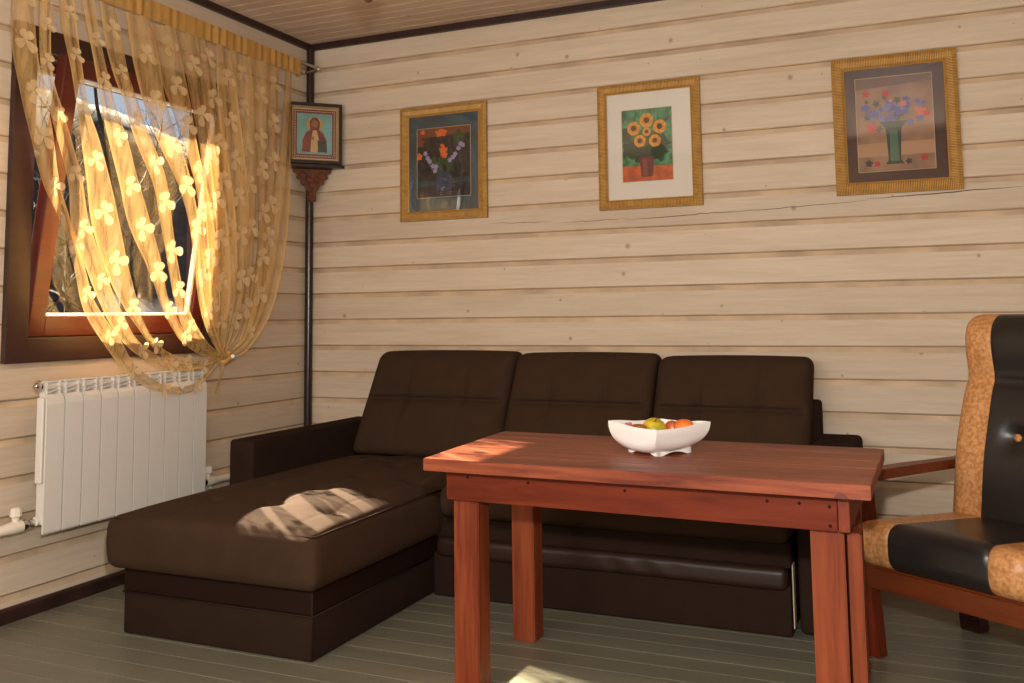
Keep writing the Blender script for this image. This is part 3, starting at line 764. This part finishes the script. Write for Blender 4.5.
bm = BM()
D_ = Matrix.Rotation(math.radians(45), 4, 'Z')
for (a_, z_, s) in ((0, .071, .011), (.012, .074, .008), (-.010, .066, .008), (.006, .063, .006), (.020, .068, .005)):
    c_ = Vector((-.0985, .0405, z_))+Vector((.7071, .7071, 0))*a_+Vector((.7071, -.7071, 0))*.003
    bmesh.ops.create_uvsphere(bm, u_segments=10, v_segments=6, radius=s, matrix=Matrix.Translation(c_) @ D_ @ Matrix.Diagonal((1, .2, .8, 1)))
obj('rose_decal', bm, plain('pink_rose_decal', (206, 120, 128), .4), bowl, smooth=True)
def fruit(kind, label, loc, r, cols, sq=(1, 1, .92), stem=True, rot=(0, 0, 0)):
    m, nt, b = mat(kind+'_skin'); N = nt.nodes; L = nt.links
    tc = N.new('ShaderNodeTexCoord'); n = N.new('ShaderNodeTexNoise'); n.inputs['Scale'].default_value = 22
    rp_ = N.new('ShaderNodeValToRGB'); rp_.color_ramp.elements[0].color = lin(cols[0]); rp_.color_ramp.elements[1].color = lin(cols[1]); rp_.color_ramp.elements[0].position = .4; rp_.color_ramp.elements[1].position = .62
    L.new(tc.outputs['Object'], n.inputs['Vector']); L.new(n.outputs['Fac'], rp_.inputs['Fac']); L.new(rp_.outputs['Color'], b.inputs['Base Color']); b.inputs['Roughness'].default_value = .3
    root = tag(bpy.data.objects.new(kind, None), label, kind.replace('_', ' ')); C.objects.link(root); root.location = loc; root.rotation_euler = rot
    bm = BM(); bmesh.ops.create_uvsphere(bm, u_segments=28, v_segments=18, radius=r)
    for v in bm.verts:
        v.co = Vector((v.co.x*sq[0], v.co.y*sq[1], v.co.z*sq[2])); d = math.hypot(v.co.x, v.co.y)/r
        if v.co.z > 0: v.co.z -= .22*r*math.exp(-(d/.25)**2)
    obj('skin', bm, m, root, smooth=True)
    if stem:
        bm = BM(); tube(bm, [(0, 0, r*.62), (.001, 0, r*.82), (.004, .002, r*1.02)], .0018, 6); obj('stem', bm, plain(kind+'_stem', (84, 62, 34), .7), root, smooth=True)
bz = .6682
fruit('apple', 'yellow-green apple, topmost fruit in the white bowl', (2.307, -1.527, bz+.062), .037, ((202, 168, 40), (142, 142, 34)), rot=(.3, .2, 0))
fruit('orange', 'bright orange fruit at the right side of the white bowl', (2.393, -1.515, bz+.066), .031, ((214, 98, 36), (224, 116, 44)), (1, 1, .95), False)
fruit('plum', 'dark red-brown plum, left front of the apple in the white bowl', (2.276, -1.583, bz+.064), .0235, ((128, 60, 34), (156, 84, 40)), (1.15, .9, .9), False)
fruit('peach', 'reddish peach between apple and orange in the white bowl', (2.349, -1.477, bz+.062), .024, ((168, 62, 38), (196, 106, 48)), (1, 1, .95), True, (0, .4, 0))

# ------------------------------------------------------------------ armchair, turned a little to the left
TH = math.radians(-34.5)
chair = thing('armchair', 'tan and black leatherette armchair with red-brown wooden frame, right of the table', 'armchair', (2.862, -1.0, 0), TH)
def co(name, bm, m, parent=None, **k): return obj(name, bm, m, parent or chair, **k)
W = .55
def legm(u0, u1, sgn):
    bm = BM()
    # flared board seen from the front, tapering upward to the arm
    a = [(u0, 0), (u1, 0), (u1-.018*sgn if sgn > 0 else u1, .20), (u1-.014 if sgn > 0 else u1, .30), (u1-.022 if sgn > 0 else u1, .45), (u1-.022 if sgn > 0 else u1, .535), (u0+(.0 if sgn > 0 else .022), .535), (u0+(0 if sgn > 0 else .014), .30)]
    prism(bm, a, -.035, .012, 1)
    bmesh.ops.bevel(bm, geom=list(bm.edges), offset=.004, segments=2, affect='EDGES'); return bm
co('leg', legm(-.055, .030, 1), M_chairwood_v); co('leg', legm(W-.030, W+.055, -1), M_chairwood_v)
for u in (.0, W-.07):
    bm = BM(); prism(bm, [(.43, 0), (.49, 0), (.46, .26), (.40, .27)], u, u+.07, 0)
    bmesh.ops.bevel(bm, geom=list(bm.edges), offset=.004, segments=2, affect='EDGES'); co('rear_leg', bm, plain('shaded_rear_leg', (58, 26, 18), .45))  # darker than the frame wood: under-seat shade put into the colour
bm = BM(); prism(bm, [(-.02, .214), (W+.02, .214), (W+.02, .286), (-.02, .286)], -.052, -.022, 1)
bmesh.ops.bevel(bm, geom=list(bm.edges), offset=.008, segments=3, affect='EDGES'); co('front_rail', bm, M_chairwood)
for u in (-.015, W-.010):
    bm = BM(); prism(bm, [(-.03, .215), (.50, .205), (.52, .25), (-.03, .265)], u, u+.025, 0)
    bmesh.ops.bevel(bm, geom=list(bm.edges), offset=.004, segments=2, affect='EDGES'); co('side_rail', bm, M_chairwood)
for s in (0, 1):
    bm = BM()
    prism(bm, [(-.078, .530), (-.073, .555), (-.03, .562), (.25, .562), (.60, .558), (.62, .546), (.60, .528), (.25, .530), (-.03, .530)], -.048 if s == 0 else W-.004, .008 if s == 0 else W+.048, 0)
    bmesh.ops.bevel(bm, geom=list(bm.edges), offset=.004, segments=2, affect='EDGES'); co('armrest', bm, M_chairwood)
bm = BM()
for u in (.08, W-.11):
    prism(bm, [(.46, .20), (.50, .19), (.69, .92), (.66, .92)], u, u+.03, 0)
co('back_frame', bm, M_chairwood)
E1, E2 = .120, .435
def seatc(u, v, z):
    # squab: fat rolled front, dished, falling toward the back
    t = (v+.09)/.55
    if z > .09: z += .010*(1-((u-W/2)/(W/2))**2)*(1-t)
    base = .287-.026*t
    th = 1-.04*t
    crease = 0
    for e in (E1, E2):
        crease += .0045*math.exp(-((u-e)/.006)**2)
    if z > .06: z -= crease
    if v < -.05: v += crease
    return u, v, base+z*th
def keepu(a, b): return lambda c: a < c.x < b
def panelset(lo, hi, r, n, f, nm):
    for a, b, m_, name in ((-1, E1, M_tan, nm+'_side'), (E1, E2, M_black, nm+'_centre'), (E2, 2, M_tan, nm+'_side')):
        bm = rbox(lo, hi, r, n, f, keepu(a, b), {0: [E1-.006, E1, E1+.006, E2-.006, E2, E2+.006]}, m=5)
        co(name, bm, m_, smooth=True, recalc=False)
panelset((-.014, -.092, 0), (W, .46, .135), .052, (24, 26, 4), seatc, 'seat')
def backf(u, v, z):
    # z 0..0.70 along the leaning back; head roll at the top, waist below it
    s = z/.70
    lean = .235*z
    fwd = -.026*math.exp(-((s-.90)/.12)**2)+.010*math.exp(-((s-.70)/.06)**2)-.018*math.exp(-((s-.35)/.22)**2)
    w_ = 1-.016*math.exp(-((s-.70)/.10)**2)
    e0 = E1-.012; e = e0+.012-.012*sstep(.5, 1, s)
    if u < e0: u = u*e/e0
    elif u < W/2: u = e+(u-e0)*(W/2-e)/(W/2-e0)
    elif u > W-e0: u = W-(W-u)*e/e0
    else: u = W/2+(u-W/2)*(W/2-e)/(W/2-e0)
    uu = W/2+(u-W/2)*w_+.010*s
    if v < .06:
        v += fwd
        for e in (E1-.012, W-E1+.012): v += .004*math.exp(-((u-e)/.006)**2)
        d2 = (abs(u-W/2)-.065)**2+(z-.30)**2
        v += .026*math.exp(-d2/.0011)+.006*math.exp(-d2/.008)
        v += .010*math.exp(-((z-.475)/.008)**2)*(1 if E1 < u < E2 else .25)
    return uu+.004, .380+v+lean, .352+z*1.0
def back_panels():
    for a, b, m_, name in ((-1, E1-.012, M_tan, 'back_side'), (E1-.012, W-E1+.012, M_black, 'back_centre'), (W-E1+.012, 2, M_tan, 'back_side')):
        bm = rbox((.0, 0, 0), (W, .13, .70), .045, (28, 4, 44), backf, keepu(a, b), {0: [E1-.012, W-E1+.012, .25]}, m=5)
        co(name, bm, m_, smooth=True, recalc=False)
back_panels()
for ub in (-.065, .065):
    bm = BM(); bmesh.ops.create_uvsphere(bm, u_segments=18, v_segments=10, radius=.013, matrix=Matrix.Translation(Vector(backf(W/2+ub, 0, .30))+Vector((0, -.006, 0))) @ Matrix.Diagonal((1, .5, 1, 1)))
    co('button', bm, M_tan, smooth=True)

# ------------------------------------------------------------------ pictures on the back wall
def picture(name, label, x0, x1, z0, z1, fw, matcol, inner, prt):
    x = (x0+x1)/2; z = (z0+z1)/2
    t = thing(name, label, 'picture', (x, 0, z))
    w_, h_ = (x1-x0)/2, (z1-z0)/2
    def bar(q, m):
        bm = BM()
        # mitred moulding: outer at back, raised middle, thin inner lip
        (ax, az), (bx, bz_), (cx, cz), (dx, dz) = q
        pr_ = [(0, -.002), (0, -.020), (.35, -.026), (.8, -.022), (1, -.014), (1, -.002)]
        A = [bm.verts.new((ax+(dx-ax)*s, y, az+(dz-az)*s)) for s, y in pr_]; B = [bm.verts.new((bx+(cx-bx)*s, y, bz_+(cz-bz_)*s)) for s, y in pr_]
        n = len(pr_)
        for i in range(n): bm.faces.new((A[i], A[(i+1) % n], B[(i+1) % n], B[i]))
        bm.faces.new(A); bm.faces.new(B[::-1])
        return bm
    o_ = [(-w_, -h_), (w_, -h_), (w_, h_), (-w_, h_)]; i_ = [(-w_+fw, -h_+fw), (w_-fw, -h_+fw), (w_-fw, h_-fw), (-w_+fw, h_-fw)]
    for k in range(4):
        obj('frame_bar', bar((o_[k], o_[(k+1) % 4], i_[(k+1) % 4], i_[k]), None), M_gold_x if k % 2 == 0 else M_gold_z, t)
    bm = BM()
    g = .004
    for k in range(4):
        a, b = Vector(i_[k]), Vector(i_[(k+1) % 4]); tube(bm, [(a.x, -.013, a.y), (b.x, -.013, b.y)], .0025, 6)
    obj('inner_bead', bm, M_goldframe_dk, t)
    bm = BM(); box(bm, -w_+fw-.003, w_-fw+.003, -.006, -.002, -h_+fw-.003, h_-fw+.003); obj('mat_board', bm, matcol, t)
    u0, u1, v0, v1 = inner   # fractions of the outer frame, v from the top
    px0, px1 = -w_+2*w_*u0, -w_+2*w_*u1; pz1, pz0 = h_-2*h_*v0, h_-2*h_*v1
    mats = []; bm = BM(); lay = [0]
    def use(c, rough=.6, **k):
        m = plain('print_ink', c, rough, **k); mats.append(m); return len(mats)-1
    def poly(pts, mi):
        lay[0] += 1; y = -.0072-.00002*lay[0]
        f = bm.faces.new([bm.verts.new((px0+(px1-px0)*a, y, pz0+(pz1-pz0)*b)) for a, b in pts]); f.material_index = mi
        f.normal_update()
        if f.normal.y > 0: f.normal_flip()
    asp = (px1-px0)/(pz1-pz0)
    def blob(a, b, r, mi, n=14, e=.12, sx=1, sy=1, ph=0):
        poly([(min(1, max(0, a+r*sx*(1+e*math.sin(5*th+ph))*math.cos(th)/asp)), min(1, max(0, b+r*sy*(1+e*math.sin(5*th+ph))*math.sin(th)))) for th in [2*PI*k/n for k in range(n)]], mi)
    prt(use, poly, blob, random.Random(len(label)))
    obj('print', bm, mats, t, recalc=False)
    bm = BM()
    for a, b in (((px0, pz0), (px1, pz0)), ((px1, pz0), (px1, pz1)), ((px1, pz1), (px0, pz1)), ((px0, pz1), (px0, pz0))):
        tube(bm, [(a[0], -.0070, a[1]), (b[0], -.0070, b[1])], .0014, 6)
    obj('print_border', bm, plain('print_border_line', (196, 178, 140) if name != 'x' else (0, 0, 0), .5), t)
    bm = BM(); box(bm, -w_+fw-.002, w_-fw+.002, -.0125, -.0110, -h_+fw-.002, h_-fw+.002); obj('glass', bm, M_picglass, t)
    return t
def p_dark(use, poly, blob, r):
    bg = use((38, 30, 26), var=.4, vscale=18); poly([(0, 0), (1, 0), (1, 1), (0, 1)], bg)
    tan_ = use((120, 66, 34)); org = use((224, 104, 34)); lil = use((156, 146, 178)); grn = use((54, 74, 40)); blu = use((52, 58, 84)); table_ = use((40, 58, 62)); dk = use((26, 22, 26)); lo = use((198, 150, 110))
    poly([(0, .86), (1, .90), (1, 1), (0, 1)], tan_)
    for k in range(9): blob(r.uniform(.02, .98), r.uniform(.86, .97), .035, tan_ if k % 3 else org, e=.3, ph=k)
    blob(.06, .80, .07, tan_, e=.3); blob(.04, .60, .05, org, e=.3); blob(.78, .84, .10, grn, e=.3)
    poly([(0, .16), (1, .20), (1, .27), (0, .24)], table_); poly([(0, 0), (1, 0), (1, .17), (0, .13)], dk)
    poly([(.36, .10), (.66, .10), (.64, .30), (.58, .36), (.44, .36), (.38, .30)], blu)
    for a, b in ((.3, .5), (.5, .55), (.62, .45), (.42, .42)): blob(a, b, .07, grn, e=.35, sy=1.3, ph=a*9)
    blob(.46, .92, .09, org, e=.25, sy=.6); blob(.50, .66, .06, org, e=.3, sy=1.3); blob(.52, .60, .045, org, e=.3); blob(.47, .74, .025, org)
    for a, b in ((.16, .64), (.20, .57), (.24, .52), (.30, .45), (.34, .38), (.36, .44), (.62, .52), (.68, .56), (.72, .60), (.78, .68), (.82, .74), (.86, .72)): blob(a, b, .034, lil, e=.3, ph=a*20)
def p_sun(use, poly, blob, r):
    bg = use((72, 122, 80), var=.35, vscale=40); poly([(0, 0), (1, 0), (1, 1), (0, 1)], bg)
    tb_ = use((196, 92, 40), var=.15, vscale=30); lf = use((50, 66, 36)); lf2 = use((84, 96, 44)); pet = use((232, 166, 50)); pet2 = use((214, 138, 36)); eye = use((82, 50, 28)); vz = use((112, 56, 50)); vz2 = use((142, 76, 56))
    poly([(0, 0), (1, 0), (1, .20), (0, .22)], tb_)
    for a, b in ((.30, .40), (.45, .45), (.6, .42), (.72, .38), (.5, .6), (.7, .55), (.15, .45), (.12, .66), (.35, .62), (.78, .5)): blob(a, b, .12, lf if r.random() < .6 else lf2, e=.35, ph=a*10)
    poly([(.38, .06), (.60, .06), (.64, .34), (.34, .34)], vz); poly([(.42, .08), (.50, .08), (.50, .31), (.40, .31)], vz2)
    for a, b, s in ((.50, .84, .10), (.24, .74, .095), (.76, .74, .095), (.36, .56, .085), (.66, .55, .085), (.50, .68, .06)):
        for k in range(13):
            th = 2*PI*k/13; blob(a+math.cos(th)*s*.62/.76, b+math.sin(th)*s*.62, s*.42, pet if k % 2 else pet2, n=8, e=.2, ph=k)
        blob(a, b, s*.6, pet2, n=10); blob(a, b, s*.42, eye, n=10)
def p_vase(use, poly, blob, r):
    bg = use((150, 112, 84), var=.18, vscale=10); poly([(0, 0), (1, 0), (1, 1), (0, 1)], bg)
    top = use((112, 78, 58)); poly([(0, .88), (1, .92), (1, 1), (0, 1)], top)
    sh = use((186, 142, 104)); poly([(0, .16), (1, .16), (1, .30), (0, .30)], sh)
    vz = use((46, 66, 52)); vz2 = use((86, 112, 86)); blue = use((92, 92, 150)); lil = use((126, 120, 166)); red = use((188, 52, 44)); pk = use((214, 110, 96)); grn = use((54, 70, 50)); dk = use((60, 34, 34))
    for k in range(44):
        a, b = r.gauss(.50, .20), r.gauss(.62, .09)
        if .05 < a < .95: blob(a, b, r.uniform(.018, .04), (blue, lil, blue, grn)[k % 4], e=.4, ph=k)
    poly([(.30, .52), (.66, .52), (.58, .44), (.56, .12), (.60, .07), (.36, .07), (.40, .12), (.38, .44)], vz); poly([(.42, .10), (.54, .10), (.53, .42), (.43, .42)], vz2)
    for a, b, s, c in ((.14, .83, .035, red), (.40, .82, .035, red), (.20, .46, .05, red), (.62, .70, .035, pk), (.84, .60, .045, pk), (.92, .58, .035, red), (.70, .50, .035, blue), (.12, .68, .04, blue), (.14, .09, .035, dk), (.25, .08, .03, red), (.66, .09, .03, dk), (.86, .12, .035, red), (.46, .74, .02, pk), (.78, .64, .02, pk)):
        blob(a, b, s, c, e=.3, ph=a*7)
M_mat_blue = plain('blue_grey_mat', (62, 78, 82), .7, var=.12); M_mat_white = plain('white_mat', (232, 222, 206), .8); M_mat_brown = wood('brown_mat', (88, 56, 40), (66, 40, 28), 0, 40, 14, .6)
picture('framed_picture', 'gold-framed picture of orange and lilac flowers with blue-grey mat, nearest the corner', .585, 1.080, 1.555, 2.146, .046, M_mat_blue, (.19, .81, .19, .80), p_dark)
p2 = picture('framed_picture', 'gold-framed picture of sunflowers in a vase with wide white mat, above the sofa', 1.665, 2.155, 1.555, 2.149, .043, M_mat_white, (.235, .725, .21, .785), p_sun)
picture('framed_picture', 'gold-framed picture of blue and red flowers with dark brown mat, rightmost on the wall', 2.728, 3.221, 1.560, 2.150, .050, M_mat_brown, (.19, .80, .155, .84), p_vase)

# ------------------------------------------------------------------ icon on its corner shelf
A45 = math.radians(45)
shelf = thing('corner_shelf', 'small carved brown corner shelf bracket under the framed icon', 'shelf', (0, 0, 1.69))
bm = BM(); prism(bm, [(.003, -.003), (.232, -.003), (.232, -.030), (.215, -.050), (.050, -.215), (.030, -.232), (.003, -.232)], 1.862, 1.876, 2)
for v in bm.verts: v.co -= Vector((0, 0, 1.69))
obj('shelf_board', bm, M_black_wood, shelf)
bm = BM()
# fretwork apron standing across the corner, with scrolls and a drop
F = Matrix.Translation((.055, -.055, 0)) @ Matrix.Rotation(-A45+PI/2, 4, 'Z')
out = [(-.105, .170), (-.098, .150), (-.080, .142), (-.084, .122), (-.064, .112), (-.060, .090), (-.040, .082), (-.034, .060), (-.018, .050), (-.016, .028), (-.022, .018), (-.010, .0), (.0, -.006)]
pts = out+[(-a, b) for a, b in out[::-1][1:]]
R45 = Matrix.Rotation(math.radians(45), 4, 'Z')
vs = prism(bm, pts, -.008, .008, 1)
for k, (a, b, r_) in enumerate(((-.05, .135, .018), (.05, .135, .018), (-.022, .118, .014), (.022, .118, .014), (0, .085, .016), (-.028, .092, .010), (.028, .092, .010), (0, .055, .010), (0, .022, .010))):
    ring = [(a+r_*math.cos(t), -.010, b+r_*math.sin(t)) for t in [2*PI*j/14 for j in range(12)]]
    tube(bm, ring, .0035, 6)
for v in bm.verts: v.co = R45 @ v.co+Vector((.075, -.075, 0))
obj('fretwork', bm, M_carved, shelf)
bm = BM(); box(bm, .035, .075, -.075, -.035, .0, .172, .004); obj('bracket_post', bm, M_carved, shelf)
icon = thing('icon', 'small framed icon with dark case, gold liner and beaded border, on the corner shelf', 'icon', (.118, -.118, 1.877), math.radians(45))
IW, IH = .142, .327
bm = BM()
for a in ((-IW, -IW+.018, 0, IH), (IW-.018, IW, 0, IH), (-IW+.018, IW-.018, 0, .018), (-IW+.018, IW-.018, IH-.018, IH)):
    box(bm, a[0], a[1], -.035, .035, a[2], a[3], .003)
box(bm, -IW+.01, IW-.01, .02, .03, .01, IH-.01)
obj('case', bm, M_black_wood, icon)
M_ig = plain('pale_gold_liner', (206, 178, 132), .35, .3, var=.1); M_red = plain('dark_red_border', (126, 44, 30), .5)
bm = BM(); cz = IH/2
def ringf(w0, h0, w1, h1, y0, y1, bm):
    o_ = [(-w0, cz-h0), (w0, cz-h0), (w0, cz+h0), (-w0, cz+h0)]; i_ = [(-w1, cz-h1), (w1, cz-h1), (w1, cz+h1), (-w1, cz+h1)]
    for k in range(4):
        a, b, c, d = o_[k], o_[(k+1) % 4], i_[(k+1) % 4], i_[k]
        bm.faces.new([bm.verts.new((p[0], y, p[1])) for p, y in ((a, y0), (b, y0), (c, y1), (d, y1))])
ringf(IW-.017, IH/2-.017, IW-.027, IH/2-.027, -.030, -.004, bm); ringf(IW-.027, IH/2-.027, IW-.036, IH/2-.036, -.004, -.004, bm); ringf(IW-.036, IH/2-.036, .09, .105, -.004, -.004, bm)
obj('liner', bm, M_ig, icon)
bm = BM(); ringf(.113, .131, .092, .108, -.006, -.006, bm); obj('red_border', bm, M_red, icon)
bm = BM()
def beads(w_, h_, step):
    P = []
    n1 = int(2*w_/step); n2 = int(2*h_/step)
    P += [(-w_+2*w_*k/n1, s) for k in range(n1+1) for s in (cz-h_, cz+h_)]+[(s, cz-h_+2*h_*k/n2) for k in range(1, n2) for s in (-w_, w_)]
    return P
for a, b in beads(.1035, .1205, .0095):
    bmesh.ops.create_icosphere(bm, subdivisions=1, radius=.0034, matrix=Matrix.Translation((a, -.008, b)))
b1 = obj('beading', bm, plain('pearl_beading', (226, 206, 170), .3), icon, smooth=True)
mats = [plain('icon_ground', (120, 170, 160), .5, var=.12), plain('icon_gold', (206, 156, 74), .4, .3), plain('icon_red', (120, 42, 26), .5, var=.25, vscale=30), plain('icon_face', (150, 96, 58), .5), plain('icon_cloth', (206, 168, 108), .5), plain('icon_green', (44, 56, 46), .5)]
bm = BM(); lv = [0]
def ip(pts, mi):
    lv[0] += 1; y = -.007-.0002*lv[0]; f = bm.faces.new([bm.verts.new((a*.093, y, cz+b*.109)) for a, b in pts]); f.material_index = mi
    f.normal_update()
    if f.normal.y > 0: f.normal_flip()
def ic(a, b, r_, mi, sy=1, n=18): ip([(a+r_*math.cos(t), b+r_*.78*sy*math.sin(t)) for t in [2*PI*k/n for k in range(n)]], mi)
ip([(-1, -1), (1, -1), (1, 1), (-1, 1)], 0)
ic(.0, .48, .46, 1); ip([(-.72, -.9), (-.68, -.3), (-.5, .05), (-.26, .2), (-.30, .6), (-.12, .82), (.12, .82), (.30, .6), (.26, .2), (.5, .05), (.68, -.3), (.72, -.9)], 2)
ic(.0, .5, .20, 3, 1.3)
ip([(-.10, .18), (.12, .18), (.26, -.3), (.16, -.9), (-.24, -.9), (-.2, -.3)], 4); ip([(.16, -.3), (.66, -.36), (.70, -.9), (.2, -.9)], 5); ic(-.12, -.22, .1, 3)
obj('painting', bm, mats, icon, recalc=False)
bm = BM(); box(bm, -IW+.02, IW-.02, -.031, -.029, .02, IH-.02); obj('glass', bm, M_picglass, icon)

# ------------------------------------------------------------------ small hanging wooden thing at the top edge of the view
pd = thing('pendant_lamp', 'brown turned wooden tip hanging from the ceiling at the top edge of the photo', 'lamp', (1.50, -1.8, H))
bm = BM(); lathe(bm, [(.045, 0), (.05, -.01), (.04, -.03), (.012, -.035)], (0, 0, 0), 20); obj('canopy', bm, M_pendant, pd, smooth=True, angle=40)
bm = BM(); tube(bm, [(0, 0, -.03), (0, 0, -.39)], .005, 8); obj('stem', bm, M_pendant, pd, smooth=True)
bm = BM(); lathe(bm, [(.006, -.38), (.045, -.41), (.055, -.44), (.046, -.475), (.022, -.497), (.016, -.510), (.006, -.518)], (0, 0, 0), 24); obj('turned_body', bm, M_pendant, pd, smooth=True, angle=50)

# ------------------------------------------------------------------ outdoors beyond the window
def ground_mat():
    m, nt, b = mat('dry_grass_ground'); N = nt.nodes; L = nt.links
    tc = N.new('ShaderNodeTexCoord'); n = N.new('ShaderNodeTexNoise'); n.inputs['Scale'].default_value = 2.5; n.inputs['Detail'].default_value = 8
    L.new(tc.outputs['Object'], n.inputs['Vector']); r = N.new('ShaderNodeValToRGB'); r.color_ramp.elements[0].position = .35; r.color_ramp.elements[1].position = .65
    r.color_ramp.elements[0].color = lin((54, 48, 43)); r.color_ramp.elements[1].color = lin((76, 69, 63)); L.new(n.outputs['Fac'], r.inputs['Fac']); L.new(r.outputs['Color'], b.inputs['Base Color']); b.inputs['Roughness'].default_value = 1
    return m
bm = BM(); 
for f_ in [[(-40, -20), (-.2, -20), (-.2, 30), (-40, 30)]]:
    bm.faces.new([bm.verts.new((a, b, -.55)) for a, b in f_])
struct('ground_outside', bm, ground_mat())
bm = BM(); nx, ny = 30, 60; rb_ = random.Random(5)
gv = [[bm.verts.new((-9-i*.7, -6+j*.75, -.6+10.5*sstep(0, nx, i)+rb_.uniform(-.12, .12)+.5*math.sin(j*.37)*i/nx)) for j in range(ny)] for i in range(nx)]
for i in range(nx-1):
    for j in range(ny-1): bm.faces.new((gv[i][j], gv[i+1][j], gv[i+1][j+1], gv[i][j+1]))
struct('hillside_outside', bm, plain('leafless_wooded_bank', (86, 82, 79), 1, var=.2, vscale=4), smooth=True)
bark = plain('grey_bark', (40, 36, 33), .9, var=.2, vscale=8)
def tree(x, y, h, seed):
    r = random.Random(seed); bm = BM()
    def br(p, d, L_, rad_, dep):
        n = 4; pts = [p]; q = Vector(p); dd = Vector(d)
        for i in range(n):
            dd = (dd+Vector((r.uniform(-.16, .16), r.uniform(-.16, .16), r.uniform(-.05, .12)))).normalized(); q = q+dd*L_/n; pts.append(Vector(q))
        tube(bm, pts, [rad_*(1-.6*i/n) for i in range(n+1)], 5 if dep else 8, cap=False)
        if dep < 4:
            for i in range(6 if dep == 0 else 4):
                k = r.randint(1, n) if dep else r.randint(2, n)
                nd = (dd*.5+Vector((r.uniform(-1, 1), r.uniform(-1, 1), r.uniform(-.1, .7)))).normalized()
                br(pts[k], nd, L_*r.uniform(.42, .62), rad_*.42, dep+1)
    br(Vector((0, 0, 0)), (0, 0, 1), h, .09, 0)
    o = obj('bare_tree', bm, bark); o.location = (x, y, -.6)
    return tag(o, 'bare grey tree standing outdoors beyond the window glass', 'tree', 'bare trees beyond the window')
for i, (x, y, h) in enumerate(((-5.2, 3.6, 2.9), (-9.5, 6.5, 3.6), (-6.5, 8.6, 3.2), (-13.5, 10.5, 4.2), (-14.5, 3.8, 3.6), (-10, 14, 4))): tree(x, y, h, 40+i)

# ------------------------------------------------------------------ light
def area(name, loc, rot, size, power, col, sy=None):
    l = bpy.data.lights.new(name, 'AREA'); l.energy = power; l.color = col; l.size = size
    if sy: l.shape = 'RECTANGLE'; l.size_y = sy
    o = bpy.data.objects.new(name, l); C.objects.link(o); o.location = loc; o.rotation_euler = rot; return o
sun = bpy.data.lights.new('sun', 'SUN'); sun.energy = SUN_E; sun.color = (1, .88, .66); sun.angle = math.radians(.6)
so_ = bpy.data.objects.new('sun', sun); C.objects.link(so_)
so_.rotation_euler = Vector(SUN_D).to_track_quat('-Z', 'Y').to_euler()
fl_ = bpy.data.lights.new('camera_flash', 'SPOT'); fl_.energy = FLASH_E; fl_.spot_size = math.radians(165); fl_.spot_blend = .5; fl_.shadow_soft_size = .03; fl_.color = (1, .985, .95)
fo = bpy.data.objects.new('camera_flash', fl_); C.objects.link(fo); fo.location = (3.02, -4.20, 1.31)
fo.rotation_euler = Vector((-.38, .88, .30)).to_track_quat('-Z', 'Y').to_euler()
area('room_fill', (1.7, YF+.05, 1.45), (math.radians(90), 0, 0), 2.6, FILL_E, (1, .97, .92), .95)  # unseen fill panel added behind the camera to brighten the room
wd = bpy.data.worlds.new('World'); bpy.context.scene.world = wd; wd.use_nodes = True; nt = wd.node_tree
bg = nt.nodes['Background']; sk = nt.nodes.new('ShaderNodeTexSky'); sk.sky_type = 'NISHITA'; sk.sun_disc = False; sk.sun_elevation = math.radians(34); sk.sun_rotation = math.radians(-73)
nt.links.new(sk.outputs[0], bg.inputs['Color']); bg.inputs['Strength'].default_value = SKY_E

# ------------------------------------------------------------------ camera
cam = bpy.data.cameras.new('camera'); co_ = bpy.data.objects.new('camera', cam); C.objects.link(co_)
yaw, pit, rol, f = -.411359440, .0943825088, -.0119030417, 948.43795
F_ = Vector((math.sin(yaw)*math.cos(pit), math.cos(yaw)*math.cos(pit), math.sin(pit))); R_ = Vector((math.cos(yaw), -math.sin(yaw), 0)); U_ = R_.cross(F_)
R2 = R_*math.cos(rol)+U_*math.sin(rol); U2 = -R_*math.sin(rol)+U_*math.cos(rol)
co_.matrix_world = Matrix(((R2.x, U2.x, -F_.x, 3.04504), (R2.y, U2.y, -F_.y, -4.27778), (R2.z, U2.z, -F_.z, 1.06799), (0, 0, 0, 1)))
cam.sensor_width = 36; cam.sensor_fit = 'HORIZONTAL'; cam.lens = 36*f/1024
cam.shift_x = (512-506.908)/1024; cam.shift_y = (225.571-341.5)/1024; cam.clip_start = .05
bpy.context.scene.camera = co_
vs_ = bpy.context.scene.view_settings; vs_.view_transform = 'Standard'; vs_.look = 'None'; vs_.gamma = 1; vs_.use_curve_mapping = False; vs_.exposure = EXPO
